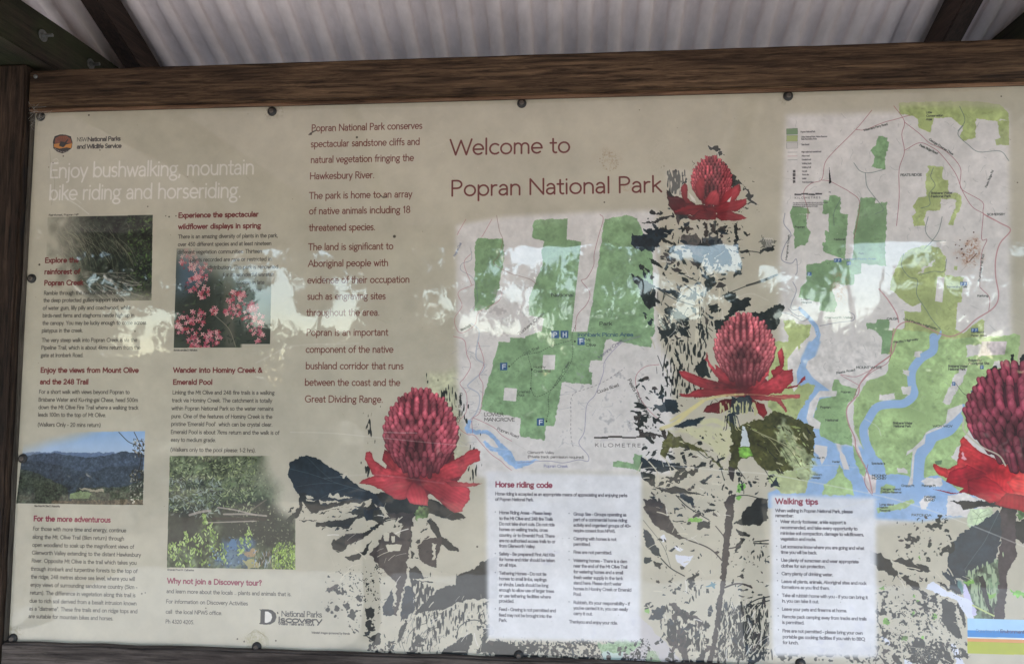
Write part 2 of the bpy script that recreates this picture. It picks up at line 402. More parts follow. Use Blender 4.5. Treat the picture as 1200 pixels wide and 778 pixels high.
mapland(z3([(812, 690), (912, 700), (920, 655), (962, 660), (950, 745), (930, 735), (812, 718)]), MG)
mk = mask(z2([(110, 420), (260, 480), (420, 560), (400, 740), (150, 740)]), soft=12)
paint((mk[0]*np.clip(NF[mk[1]]-.4, 0, 1), mk[1]), C3(150, 142, 142), .45)
mk = mask(z3([(660, 130), (1000, 160), (960, 560), (520, 620), (560, 330)]), soft=12)
paint((mk[0]*np.clip(NF[mk[1]]*.8-.7, 0, 1), mk[1]), C3(140, 138, 142), .5)
for k in range(60):
    r_ = z3([(random.choice([random.uniform(560, 960), random.uniform(20, 170)]), random.uniform(90, 620))])[0]
    stroke([r_, (r_[0]+random.uniform(-6, 6), r_[1]+random.uniform(-4, 4)), (r_[0]+random.uniform(-12, 12), r_[1]+random.uniform(-7, 7))], 1.1, C3(150, 150, 160), .6)
riv = z2([(95, 270), (98, 330), (50, 350), (45, 385), (110, 430), (130, 540), (90, 600)])
stroke(riv, 1.3, CREEK, .7)
riv = z3([(95, -5), (128, 20), (135, 50), (122, 120), (122, 172), (160, 200), (150, 240), (85, 298), (82, 318), (132, 350), (136, 400), (118, 450), (88, 485)])
stroke(riv, 3.2, C3(150, 158, 182), .9); stroke(riv, 1.2, PAPER, .8)
fill(z3([(84, 480), (100, 488), (88, 510), (92, 530), (135, 530), (190, 540), (240, 590), (300, 650), (318, 690), (340, 690), (440, 685), (400, 708), (325, 730), (290, 712), (230, 648), (195, 640), (170, 620), (155, 590), (168, 588), (200, 622), (238, 628), (215, 590), (180, 560), (130, 552), (70, 552), (62, 520)]), WATER, rag=1.5, tex=.03)
for p, d in (([(5, 60), (60, 80), (72, 150), (92, 210), (60, 270), (38, 300), (70, 350), (70, 440), (32, 490), (35, 525), (75, 555), (110, 560), (145, 600), (195, 655), (245, 690), (270, 715), (300, 738)], 0), ([(130, 90), (160, 190), (135, 260), (155, 310), (140, 440), (100, 478), (103, 548)], 0), ([(105, 472), (160, 495), (215, 525), (250, 560), (300, 590)], 0), ([(1045, 203), (980, 212), (935, 250), (928, 300), (950, 370), (1000, 440), (1070, 500)], 0),
             ([(860, 230), (800, 270), (745, 300), (680, 325), (620, 345), (600, 380), (600, 450), (600, 560), (612, 625)], 14)):
    stroke(z3(p), 1.6 if not d else 1.8, ROADP if not d else C3(120, 112, 112), .8, dash=d or None)
stroke(z3([(745, 300), (720, 360), (680, 410), (668, 540), (640, 600), (686, 660), (685, 692), (640, 684), (560, 700), (480, 690), (330, 700)]), 1.8, C3(142, 136, 160), .9)
stroke(z3([(950, 60), (860, 90), (775, 180), (765, 240), (745, 300)]), 1.6, C3(140, 130, 165), .9)
for p in ([(600, 80), (500, 110), (440, 140), (380, 150), (340, 165), (290, 212)], [(380, 150), (400, 230), (398, 320), (425, 365), (500, 330), (560, 260), (600, 190), (610, 130), (605, 60), (625, 0)], [(500, 330), (485, 370), (488, 430), (475, 490)]):
    stroke(z3(p), 2, C3(70, 84, 66), .9, dash=8)
stroke(z2([(768, 95), (785, 118), (760, 210), (738, 300), (735, 360), (700, 425), (672, 440), (715, 500), (700, 560), (650, 620), (640, 700)]), 1.7, C3(160, 100, 104), .8)
stroke(z2([(230, 100), (245, 180), (262, 230), (240, 310), (215, 350), (300, 400), (400, 430), (440, 460)]), 1.6, C3(140, 100, 90), .75)
for p in ([(205, 120), (160, 200), (150, 210)], [(70, 120), (35, 180), (25, 200)], [(262, 480), (240, 545), (140, 600), (115, 670), (40, 710), (10, 640), (50, 570), (30, 500), (110, 460)], [(100, 460), (60, 350), (95, 300)]):
    stroke(z2(p), 1.5, ROADP, .75)
for x, y in ((287, 212), (402, 228), (396, 324), (476, 490), (620, 86)): dot(*z3([(x, y)])[0], 1.0, DARK)
GD = C3(58, 66, 58)
text('National', 645.5, 347.5, 672, 2.6, GD, .26); text('Park', 702, 381, 717, 2.6, GD, .26)
text('Ironbark Picnic Area', 676.5, 394, 742, 2.7, C3(54, 84, 110), .26)
for (x, y), s in (((646, 387.5), 'P'), ((657, 387.5), 'H'), ((676.5, 395.5), 'F'), ((586, 425), 'F'), ((629, 490), 'F')):
    w_ = 9 if s != 'F' else 8.5
    fill([(x, y), (x+w_, y-.2), (x+w_, y+8.6), (x, y+8.8)], C3(60, 92, 134)); text(s, x+2.3, y+7, x+6.6, 3.4, C3(225, 228, 232), .3)
text('Mt', 686, 400, 692, 2.3, GD, .22); text('Olive', 686, 405.5, 698, 2.3, GD, .22)
text('Hominy', 625, 431, 639, 1.9, GD, .2); text('Creek Trail', 625, 436, 645, 1.9, GD, .2)
text('Emerald', 606, 460, 621, 1.9, GD, .2); text('Pool', 606, 464, 614, 1.9, GD, .2)
text('248 Trail', 614, 416, 632, 2, GD, .2, yend=408); text('Hominy Creek', 649, 455, 668, 1.9, GD, .2, yend=424)
text('LOWER', 567, 487, 590, 2.6, INK, .2); text('MANGROVE', 567, 493, 603, 2.6, INK, .2)
text('Popran Road', 582, 503, 607, 2, INK, .2, yend=513); text('Oyster Shell Rd', 538, 495, 541.5, 2, INK, .2, yend=460)
text('Cooks Road', 700, 461, 725, 2.2, INK, .2, yend=452); text('Hominy Creek', 702, 420, 730, 2.2, C3(90, 84, 110), .2, yend=399)
text('Peats Ridge Road', 735, 445, 760, 2.7, INK, .2, yend=490)
text('Glenworth Valley', 618, 531, 649, 1.9, INK, .18); text('(Private track: permission required)', 618, 536, 684, 1.9, INK, .2)
text('Popran Creek', 637, 547, 665, 2, C3(110, 110, 150), .2); text('Tuckers Creek', 608, 393, 638, 2.2, INK, .18, yend=368)
text('Mangrove Creek', 533, 301, 541, 1.8, CREEK, .2, yend=285); text('Wisemans Ferry Rd', 540, 388, 552, 2, INK, .2, yend=382)
for k, a in enumerate((696, 712.5, 729, 745.5)):
    y_ = 512.5
    fill([(a, y_-.9+(k % 2)*-1.0), (a+16.5, y_-.9+(k % 2)*-1.0), (a+16.5, y_+1.1-(k % 2)), (a, y_+1.1-(k % 2))], INK)
text('K I L O M E T R E S', 697, 523, 756, 2.6, INK, .18)

# ================= the big regional map
fill([(921, 134), (1182, 128), (1184, 300), (1187, 470), (1150, 600), (1060, 612), (1000, 618), (916, 600), (913, 300)], PAPER, soft=9, tex=.012)
r1 = lambda p: Z(5.187, 900, 110, p)
r2 = lambda p: Z(4.8625, 1040, 100, p)
r3 = lambda p: Z(4.8625, 900, 250, p)
r4 = lambda p: Z(4.8625, 1040, 250, p)
r5 = lambda p: Z(3.893, 900, 400, p)
r6 = lambda p: Z(3.89, 1000, 400, p)
# olive land, top
mapland(r2([(62, 100), (300, 90), (500, 92), (640, 110), (690, 160), (690, 200), (640, 190), (625, 205), (502, 190), (498, 300), (430, 320), (408, 285), (430, 232), (410, 225), (355, 180), (262, 190), (240, 268), (175, 240), (172, 190), (140, 175), (66, 160)]), LG, veg=.8)
mapland(r2([(624, 200), (690, 200), (694, 340), (620, 340), (612, 310), (640, 300), (628, 240)]), LG, veg=.7)
fill(r2([(0, 60), (700, 60), (700, 130), (0, 115)]), BEIGE*.99, .6, soft=9)
mapland(r1([(665, 258), (722, 262), (722, 292), (734, 295), (728, 350), (718, 355), (710, 460), (660, 452), (625, 452), (642, 430), (645, 380), (625, 345), (640, 325), (655, 320)]), MG, .06)
mapland(r2([(222, 458), (315, 462), (312, 535), (350, 542), (345, 615), (395, 615), (424, 635), (418, 690), (385, 760), (370, 800), (345, 790), (385, 690), (385, 650), (302, 645), (296, 712), (230, 712), (205, 760), (215, 800), (150, 800), (138, 745), (160, 720), (145, 690), (175, 640), (225, 630), (215, 560), (222, 500), (235, 480)]), LG)
mapland(r3([(150, 10), (215, 5), (222, 80), (245, 110), (210, 185), (180, 180), (150, 205), (148, 90), (130, 30), (125, 0), (140, -40), (225, -30), (240, 0)]), MG)
mapland(r1([(370, 615), (440, 622), (438, 725), (488, 735), (470, 900), (365, 890), (368, 728), (330, 725), (335, 650), (370, 655)]), MG)
mapland(r3([(345, 0), (452, 5), (445, 150), (438, 262), (310, 215), (312, 170), (328, 160), (325, 98), (368, 100), (366, 72), (345, 70)]), MG)
mapland(r1([(562, 628), (650, 632), (648, 660), (682, 665), (682, 655), (720, 655), (714, 900), (690, 1000), (520, 1000), (520, 850)]), MG)
mapland(r3([(515, 0), (670, 0), (665, 300), (530, 285), (528, 345), (490, 345), (492, 408), (400, 405), (365, 440), (395, 520), (375, 562), (290, 555), (292, 505), (180, 480), (185, 420), (215, 400), (220, 290), (300, 285), (345, 265), (480, 262), (500, 120)]), MG)
mapland(r3([(560, 622), (618, 625), (622, 602), (690, 606), (685, 665), (726, 672), (716, 740), (716, 800), (645, 800), (645, 700), (600, 665), (562, 660)]), MG)
mapland(r3([(85, 605), (150, 610), (160, 630), (243, 632), (240, 690), (185, 740), (175, 800), (110, 800), (100, 760), (120, 700), (95, 660)]), LG)
# big green of the water national park
mapland(r4([(150, 195), (225, 180), (290, 195), (335, 250), (325, 352), (430, 362), (420, 500), (398, 505), (390, 620), (385, 660), (430, 680), (480, 640), (540, 600), (552, 610), (540, 740), (450, 745), (446, 800), (0, 800), (20, 760), (95, 640), (100, 560), (190, 560), (190, 510), (140, 530), (100, 505), (12, 430), (20, 370), (80, 240)]), LG)
fill(r4([(285, 362), (325, 364), (312, 508), (270, 500)]), PAPER, tex=.02)
fill(r4([(380, 300), (398, 302), (396, 324), (378, 322)]), LG)
fill(r4([(185, 310), (260, 270), (275, 290), (170, 345)]), PAPER, .9, rag=4, tex=.03)
fill(r4([(196, 738), (225, 705), (260, 700), (270, 735), (235, 770), (196, 765)]), PAPER, tex=.02)
mapland(r4([(660, 705), (720, 680), (740, 690), (742, 800), (670, 800)]), LG2)
# south: water first, then the land on it
fill(r6([(-55, 470), (40, 480), (60, 440), (100, 400), (300, 560), (440, 560), (520, 640), (560, 700), (560, 790), (300, 820), (0, 800), (-60, 760)]), WATER, soft=4, tex=.012)
fill(r5([(100, 300), (130, 120), (185, 0), (240, 0), (215, 70), (175, 115), (200, 160), (290, 225), (300, 440), (320, 500), (520, 560), (520, 760), (0, 760), (0, 690), (120, 640)]), WATER, soft=2, tex=.012)
mapland(r5([(0, 0), (140, 0), (130, 60), (125, 130), (95, 180), (150, 200), (185, 190), (215, 200), (205, 225), (150, 300), (120, 370), (90, 340), (30, 330), (0, 300)]), LG*.97+PAPER*.03, veg=.8)
fill(r5([(88, 80), (135, 20), (150, 90), (130, 140), (135, 210), (118, 230), (90, 160)]), PAPER, tex=.03)
fill(r5([(250, 0), (520, 0), (515, 60), (560, 90), (440, 190), (410, 250), (380, 270), (290, 230), (210, 170), (172, 120), (180, 90), (230, 60)]), PAPER, tex=.03)
mapland(r5([(320, 172), (330, 195), (405, 215), (395, 250), (365, 285), (355, 330), (380, 420), (385, 480), (360, 468), (300, 465), (240, 430), (230, 385), (205, 350), (235, 260), (300, 250), (290, 200), (300, 178)]), MG*.6+LG2*.4)
fill(r5([(235, 225), (315, 225), (310, 250), (235, 255), (205, 345), (240, 370), (235, 400), (190, 395), (175, 350), (190, 280)]), PAPER, tex=.03)
mapland(r5([(40, 330), (110, 360), (180, 430), (190, 600), (170, 690), (60, 690), (0, 640), (0, 350)]), LG*.8+PAPER*.2, veg=.7)
mapland(r5([(322, 555), (350, 620), (378, 640), (392, 700), (245, 700), (255, 650), (305, 615)]), LG2)
fill(r5([(215, 470), (270, 478), (268, 520), (245, 562), (230, 520), (208, 500)]), PAPER); fill(r5([(325, 490), (350, 520), (372, 585), (345, 582), (328, 530)]), PAPER)
# right bank land
mapland(r6([(180, 0), (560, -20), (760, -30), (740, 180), (640, 200), (500, 440), (420, 560), (330, 620), (310, 600), (322, 540), (310, 515), (360, 495), (360, 440), (330, 420), (350, 400), (335, 380), (180, 60)]), LG2)
mapland(r6([(178, 0), (150, 150), (60, 180), (0, 280), (0, 400), (50, 500), (40, 370), (85, 290), (150, 262), (215, 270), (262, 235), (262, 130), (315, 60), (360, 0), (360, -40), (180, -60)]), LG2)
mapland(r6([(62, 370), (120, 305), (160, 285), (200, 300), (290, 262), (330, 230), (350, 160), (420, 50), (520, 20), (560, 150), (520, 260), (470, 330), (440, 380), (330, 420), (325, 470), (270, 500), (275, 560), (262, 620), (240, 608), (150, 605), (130, 545), (95, 510), (75, 460)]), LG2)
mapland(r6([(310, 515), (330, 500), (362, 490), (440, 520), (530, 600), (530, 690), (520, 710), (440, 650), (380, 610), (320, 615), (314, 580), (325, 550)]), LG2)
stroke(r6([(365, -20), (362, 40), (310, 75), (268, 130), (265, 190), (275, 240), (232, 280), (170, 285), (105, 300), (65, 360), (45, 400), (55, 460), (80, 510)]), 26, WATER, 1, soft=1)
stroke(r6([(470, 350), (430, 400), (360, 430), (335, 470), (300, 520), (290, 600), (285, 700)]), 40, WATER, 1, soft=1)
stroke(r6([(500, 290), (470, 350), (445, 390)]), 9, WATER)
fill(r6([(496, 285), (500, 310), (460, 350), (400, 395), (350, 415), (330, 425), (325, 465), (290, 490), (278, 520), (270, 650), (245, 660), (262, 610), (270, 500), (240, 520), (245, 500), (270, 488), (320, 440), (330, 415), (360, 400), (420, 375), (430, 310)]), PAPER, tex=.02)
for sq in ([(480, 125), (520, 120), (440, 290), (405, 275)], [(516, 12), (585, 15), (578, 68), (515, 70)], [(275, 45), (310, 42), (305, 70), (276, 68)], [(224, 130), (255, 132), (250, 155), (222, 150)], [(120, 245), (185, 232), (188, 260), (118, 270)], [(640, 90), (710, 90), (708, 120), (640, 118)], [(200, 575), (245, 578), (245, 600), (200, 595)], [(310, 640), (330, 615), (400, 625), (405, 660), (330, 655)], [(300, 730), (330, 700), (368, 715), (340, 740), (330, 760), (308, 758)], [(430, 700), (520, 690), (560, 720), (540, 800), (425, 790)], [(222, 205), (262, 200), (255, 245), (222, 240)]):
    fill(r6(sq), PAPER, rag=1.5, tex=.03)
fill(r6([(585, 0), (700, 0), (690, 60), (580, 66)]), PAPER*.8+C3(190, 150, 160)*.2, tex=.06)
for p in ([(120, 660), (150, 645), (188, 655), (185, 690), (120, 690)], [(105, 760), (200, 740), (270, 715), (278, 735), (220, 765), (108, 778)]): mapland(r6(p), LG2)
fill(r6([(60, 600), (105, 618), (100, 690), (70, 690), (50, 640), (18, 560), (0, 500), (0, 430), (30, 500)]), PAPER*.93+ROADP*.07, tex=.04)
mapland(r6([(0, 470), (30, 520), (55, 570), (55, 615), (30, 600), (0, 520)]), MG*.6+LG2*.4)
fill(r3([(180, 530), (215, 560), (260, 610), (285, 640), (300, 690), (290, 740), (255, 780), (215, 780), (240, 740), (275, 700), (262, 650), (220, 600), (170, 545)]), WATER, tex=.02)
fill(r4([(255, 780), (248, 745), (290, 690), (305, 660), (310, 690), (275, 750), (272, 790)]), WATER)
fill(r6([(533, 225), (570, 218), (560, 240), (540, 238)]), C3(90, 100, 140)); fill(r6([(370, 545), (405, 540), (400, 560), (375, 560)]), MG*.8)
stroke(r6([(465, 190), (500, 235), (520, 245)]), 1.5, GD, .8); stroke(r3([(295, 640), (400, 620), (480, 610), (490, 580), (460, 560)]), 2, C3(140, 136, 150))
for p in ([(95, 0), (90, 60), (130, 120), (95, 180), (75, 260), (130, 285), (160, 260), (165, 330), (155, 350)], [(140, 390), (160, 440), (130, 520), (140, 550), (190, 540)], [(115, 545), (160, 580), (190, 585), (220, 600)], [(0, 560), (110, 570), (190, 610), (230, 600)]):
    stroke(r3(p), 2.6, C3(150, 148, 160), .9)
# roads
RD = [r1([(630, 100), (530, 220), (400, 350), (345, 420), (325, 520), (260, 545), (215, 600), (240, 700), (240, 760)]), r1([(325, 525), (370, 530), (430, 560), (500, 600), (555, 655), (540, 780), (520, 880)]), r1([(535, 218), (590, 218), (700, 175), (775, 155), (860, 130)]),
      r2([(35, 118), (95, 205), (80, 280), (95, 380), (65, 480), (65, 640), (50, 800)]), r2([(95, 210), (180, 275), (240, 330), (330, 375), (412, 465), (412, 560), (430, 600), (540, 665), (545, 730), (610, 770)]),
      r2([(95, 372), (180, 328), (245, 350), (300, 390), (385, 500), (425, 600), (480, 690), (545, 730)]), r4([(545, 5), (535, 145), (565, 150), (535, 230), (525, 400), (535, 430), (580, 480), (575, 560)]), r6([(0, 260), (25, 200), (80, 140), (160, 90), (175, 0), (180, -60)]), r5([(455, 560), (440, 640), (475, 700)])]
for k, r_ in enumerate(RD): stroke(r_, 1.7, ROADP*.9, .85)
FW = [r4([(545, 3), (640, 55), (700, 95), (640, 170), (615, 260), (615, 360), (632, 470), (600, 540), (500, 605), (430, 670), (360, 700), (300, 685), (200, 640), (120, 615), (60, 640), (30, 700), (15, 790)]), r4([(-50, 430), (0, 490), (50, 570), (62, 620)]),
      r5([(585, 0), (560, 60), (480, 120), (420, 190), (410, 240), (360, 300), (365, 370), (395, 440), (400, 490), (430, 550), (455, 600), (475, 690)])]
for r_ in FW: stroke(r_, 3.6, C3(184, 118, 122), .9); stroke(r_, 1.1, C3(205, 180, 178), .9)
stroke(r5([(560, 60), (480, 120), (400, 160), (330, 150), (380, 180), (415, 200)]), 1.5, ROADP, .8)
for p in (r2([(260, 470), (245, 520), (270, 570), (235, 620), (240, 680), (190, 700)]), r2([(430, 230), (400, 280), (460, 340), (520, 380), (640, 375), (690, 430)]), r2([(410, 120), (440, 200), (400, 260)]), r4([(230, 20), (215, 100), (260, 155), (330, 155)]), r4([(310, 20), (290, 100), (250, 160), (210, 200)]), r4([(90, 230), (80, 300), (120, 360), (170, 380), (165, 460), (220, 550), (250, 600), (300, 660)]), r4([(335, 260), (320, 330), (260, 330), (180, 350)]),
          r1([(440, 640), (400, 720), (400, 800)]), r1([(590, 480), (600, 560), (640, 620), (700, 700), (650, 730)]), r1([(520, 420), (560, 470), (620, 480), (700, 460)])):
    stroke(p, 2.2, C3(104, 118, 112), .75)
for k in range(150):                        # thin tracks and contour ticks
    x_, y_ = random.uniform(925, 1175), random.uniform(135, 470)
    a_ = random.uniform(0, 6.28); L_ = random.uniform(3, 12)
    pts = [(x_, y_)]
    for j in range(3): a_ += random.uniform(-.9, .9); pts.append((pts[-1][0]+L_/3*math.cos(a_), pts[-1][1]+L_/3*math.sin(a_)))
    stroke(pts, 1.0, C3(140, 140, 138), .55)
# legend
for i, c_ in enumerate((MG*.88, LG*.95, PAPER*.93)):
    x_, y_ = 921.5+.0*i, 151+i*8.1
    fill([(x_, y_), (x_+13, y_-.4), (x_+13, y_+6.6), (x_, y_+7)], c_); stroke([(x_, y_), (x_+13, y_-.4), (x_+13, y_+6.6), (x_, y_+7), (x_, y_)], .8, GD, .6, smooth=False)
TS = C3(84, 80, 82)
for s_, x_, y_, e_ in (('Popran National Park', 938, 155.5, 955), ('Other National Parks, Nature Reserves', 938.6, 161.5, 969), ('State Recreation Areas', 938.6, 164, 957), ('State forests', 939, 170.4, 948), ('Major sealed and unsealed road', 939, 179, 962), ('Minor road', 939.4, 183.6, 948.4), ('Unsealed road', 939.4, 188, 950), ('Walking track', 939.5, 192.5, 950.5), ('Walking trail', 939.6, 197, 950), ('Car park', 939.6, 201.5, 945.5), ('Picnic site', 939.8, 205.6, 947.6), ('Lookout', 939.8, 210, 944.6), ('Park boundary', 940, 214.4, 953)):
    text(s_, x_, y_, e_, 1.15, TS, .3)
for k in range(4): fill([(929, 199.5+k*4), (932, 199.4+k*4), (932, 202.6+k*4), (929, 202.7+k*4)], TS)
for k in range(3): stroke([(923, 178.6+k*4.5), (934, 178.4+k*4.5)], 1.2, [TS, ROADP, GD][k], .6)
fill(r1([(371, 445), (385, 540), (370, 548)]), C3(30, 30, 32)); text('N', 971, 226, 973, 1.2, TS, .3)
for k in range(4): fill([(931+k*8.1, 227.2-(k % 2)*.8), (939+k*8.1, 227.2-(k % 2)*.8), (939+k*8.1, 229-(k % 2)*.6), (931+k*8.1, 229-(k % 2)*.6)], TS)
text('K I L O M E T R E S', 931, 233, 961, 1.4, TS, .25)
for k in range(3): text('Map data shown is for orientation only and may not be complete', 929, 238.5+k*2.1, 970-k*6, .9, TS, .3)
for s_, x_, y_, e_, xh, ye in (('PEATS RIDGE', 1055, 206.5, 1080, 1.7, None), ('SOMERSBY', 1156.5, 252.5, 1177.5, 1.6, None), ('CALGA', 1039, 374.5, 1052, 1.6, None), ('MOUNT WHITE', 1003, 431.5, 1033, 1.7, None), ('MOONEY', 1021.5, 558, 1038.5, 1.7, None), ('MOONEY', 1021.5, 561, 1038.5, 1.5, None),
                            ('Little', 1085, 133, 1092, 1.5, None), ('Conservation', 1085, 137, 1105, 1.5, None), ('Area', 1085, 141, 1092, 1.5, None), ('Wisemans Ferry Road', 1012, 154, 1040, 1.6, 146.5), ('George Downes Drive', 1088, 164, 1116, 1.6, 182), ('Peats Ridge Road', 1077, 171, 1098, 1.6, 181),
                            ('Brisbane Water', 1091, 227.6, 1116, 1.7, None), ('National Park', 1091, 231.4, 1114, 1.7, None), ('Peats Ridge Rd', 1156, 220, 1164, 1.4, 200), ('Bumble Hill Rd', 1148, 330, 1153, 1.5, 298), ('Popran', 931, 267, 943, 1.4, None), ('National', 977, 281.5, 990, 1.4, None), ('Park', 1006, 298, 1012, 1.4, None), ('Lower', 938.5, 351.5, 949, 1.3, None), ('Mangrove', 939, 355, 951, 1.3, None),
                            ('Somersby Falls', 1109, 337, 1133, 1.5, None), ('Kariong', 1145, 347.5, 1158, 1.5, None), ('Girrakool', 1137.5, 390, 1153, 1.5, None), ('Picnic Area', 1137.5, 394, 1156, 1.5, None), ('Old Pacific Highway', 1058, 374.5, 1098, 1.5, 386), ('Pacific Highway', 1047, 402, 1076, 1.5, 398), ('Brisbane Water', 1046.5, 496.5, 1069, 1.7, None), ('National Park', 1047, 500, 1067, 1.7, None), ('Brisbane Water', 1111, 430, 1134, 1.7, None), ('National Park', 1111, 433.5, 1131, 1.7, None),
                            ('Bulgandry', 1134.5, 423, 1150, 1.7, None), ('Aboriginal Site', 1134.5, 426.6, 1159, 1.7, None), ('WOY WOY', 1093, 500, 1116, 1.5, None), ('Spectacle Is', 1021, 543.5, 1037, 1.5, None), ('Long Island', 1030.5, 591.5, 1047, 1.5, None), ('Nature', 1030.5, 595, 1040, 1.5, None), ('Reserve', 1030.5, 598.5, 1043, 1.5, None), ('Dangar Island', 1032, 573.5, 1055, 1.5, None), ('Nature Reserve', 1032, 577, 1056, 1.5, None), ('Croppy Pt', 1056, 569.5, 1071, 1.5, None), ('Patonga Pt', 1080, 569.5, 1096, 1.5, None), ('DANGAR', 1083, 583, 1096, 1.6, None), ('ISLAND', 1083, 586.4, 1095, 1.6, None), ('PATONGA', 1068, 604, 1091, 1.6, None), ('Glenworth Valley', 966, 373, 999, 1.4, None), ('Popran', 961, 478, 973, 1.6, None), ('National', 967, 493, 982, 1.6, None), ('Popran', 985, 460, 997, 1.4, None), ('Peats Road', 980, 438, 1002, 1.5, 434), ('Milson', 950, 556.5, 963, 1.4, None), ('Passage', 950, 560, 961, 1.4, None), ('Bar Pt', 957, 537, 966, 1.4, None), ('Hunter', 975, 541.5, 984, 1.4, None), ('Mangrove Creek', 922, 305, 925, 1.3, 275)):
    text(s_, x_, y_, e_, xh, C3(66, 70, 66), .3, yend=ye)
for x_, y_, w_ in ((1125, 330.5, 8), (1138, 384.5, 8), (946, 319, 5), (977, 303, 9), (992, 306.5, 5), (1115.5, 447.5, 4), (1148.5, 428, 4)):
    fill([(x_, y_), (x_+w_, y_-.2), (x_+w_, y_+4.2), (x_, y_+4.4)], C3(66, 98, 150)); 
    for q in range(int(w_//4)): text('P', x_+.9+q*4, y_+3.6, x_+2.7+q*4, 1.8, C3(215, 220, 226), .3)
text('Ironbark Picnic Area', 988, 304.5, 1026, 1.4, C3(70, 100, 130), .25)
fill(r6([(420, 80), (440, 78), (440, 80)]), GD)

# ================= dark leaves and the bleached bush photograph behind the flowers
def lv(pts, col=DARK, rag=1.6, tex=.07, alpha=1.0): fill(pts, col, alpha, rag=rag, tex=tex)
A3 = lambda p: Z(4.371, 370, 600, p)       # lower left of the middle flower
A1 = lambda p: Z(4.321, 320, 440, p)
A7 = lambda p: Z(5.188, 740, 470, p)
A8 = lambda p: Z(4.371, 740, 600, p)
A5 = lambda p: Z(5.189, 740, 250, p)
A6 = lambda p: Z(5.188, 780, 350, p)
A4 = lambda p: Z(5.557, 760, 150, p)
B5 = lambda p: Z(5.642, 1020, 640, p)
B2 = lambda p: Z(3.57, 1100, 560, p)
B3 = lambda p: Z(4.371, 460, 600, p)
# around the left flower
speckle(A1([(462, 180), (520, 150), (510, 360), (480, 390), (460, 300)]), 1.1, DARK, NV)
speckle(A1([(450, 440), (500, 440), (500, 520), (450, 520)]), .5, DARK, NV); speckle([(538, 460), (550, 470), (548, 505), (536, 500)], .7, DARK, NV)
speckle([(500, 440), (545, 455), (535, 490), (505, 460)], 1.3, DARK, NV); speckle([(548, 520), (560, 520), (562, 570), (548, 565)], .8, DARK, NV)
lv(A1([(80, 440), (130, 412), (165, 402), (230, 420), (300, 470), (360, 500), (430, 560), (500, 590), (605, 600), (605, 680), (520, 650), (400, 640), (250, 632), (160, 625), (110, 580), (75, 500)]), DBLUE)
lv(A1([(130, 590), (165, 590), (170, 640), (230, 630), (240, 650), (330, 640), (420, 625), (330, 660), (250, 680), (200, 700), (150, 640), (140, 700), (95, 730), (75, 790), (60, 778), (70, 730), (130, 670)]), DARK)
lv(A1([(250, 690), (420, 650), (505, 640), (560, 700), (560, 760), (430, 700), (330, 690), (200, 740), (150, 730)]), DARK, alpha=.9)
fill(A1([(150, 720), (300, 680), (450, 640), (505, 630), (490, 655), (380, 690), (230, 730), (110, 745)]), BEIGE, rag=2)
lv(A1([(455, 680), (510, 670), (505, 730), (470, 732)]), DBLUE)
lv([(440, 578), (470, 572), (520, 590), (545, 605), (530, 610), (500, 600), (470, 608), (455, 600)], DARK)
lv(A3([(360, 0), (500, 0), (495, 60), (488, 130), (470, 250), (460, 350), (430, 450), (412, 530), (395, 520), (410, 440), (415, 370), (360, 310), (270, 210), (320, 160), (340, 110), (395, 100), (430, 130), (440, 60), (380, 30)]), BROWN, rag=2)
for hole in ([(345, 100), (375, 105), (372, 150), (350, 150)], [(385, 120), (405, 120), (405, 150), (385, 150)], [(355, 165), (440, 165), (430, 195), (370, 200)]): fill(A3(hole), BEIGE*1.05, rag=1)
lv(A3([(80, 150), (130, 120), (250, 105), (370, 20), (390, 35), (330, 60), (240, 130), (170, 170), (110, 205), (85, 190)]), DARK); fill(A3([(150, 110), (240, 105), (245, 135), (150, 170)]), BROWN, .8)
lv(A3([(150, 230), (230, 205), (290, 140), (270, 190), (230, 230), (190, 250)]), DARK)
lv(A3([(140, 40), (200, 15), (240, 0), (150, 95), (175, 95), (130, 75), (0, 75), (0, 50)]), DARK)
lv(A3([(590, 30), (620, 60), (640, 120), (720, 180), (735, 200), (690, 195), (640, 160), (600, 100), (570, 40)]), DARK); lv(A3([(650, 0), (700, 5), (740, 38), (690, 32)]), DARK)
lv(A3([(515, 165), (560, 140), (640, 120), (640, 170), (625, 220), (615, 282), (560, 265), (530, 235)]), BROWN); fill(A3([(600, 160), (620, 165), (612, 245), (596, 250), (600, 200)]), BEIGE*1.04, rag=2.5)
lv(A3([(490, 200), (505, 210), (500, 238), (484, 232)]), DARK); lv(A3([(550, 75), (558, 88), (545, 105), (538, 100)]), DARK)
lv(A3([(475, 280), (520, 280), (550, 330), (600, 345), (600, 360), (560, 352), (520, 350), (480, 335)]), DARK)
lv(A3([(395, 390), (400, 520), (345, 522), (345, 480), (365, 440)]), DBLUE); lv(A3([(460, 375), (500, 380), (505, 500), (470, 535), (435, 560), (440, 450)]), DBLUE)
lv(A3([(500, 520), (550, 470), (620, 395), (690, 378), (718, 350), (715, 320), (780, 300), (900, 230), (930, 225), (930, 440), (860, 440), (760, 450), (650, 490), (560, 510)]), DARK, rag=2)
fill(A3([(462, 340), (590, 352), (720, 370), (712, 318), (620, 300), (560, 270), (540, 280), (600, 320), (590, 335), (480, 338)]), BEIGE*1.03, rag=1.2)
speckle(A3([(480, 330), (620, 390), (510, 510), (500, 420)]), -.1, DARK, NV, soft=5)
lv(A3([(465, 550), (468, 565), (430, 660), (415, 670), (425, 610), (445, 570)]), DARK)
lv(A3([(310, 705), (360, 730), (405, 640), (395, 690), (385, 740), (330, 745), (300, 720)]), DARK, rag=2.5)
speckle(A3([(80, 290), (350, 260), (380, 400), (330, 520), (230, 500), (140, 420)]), 1.75, DARK)
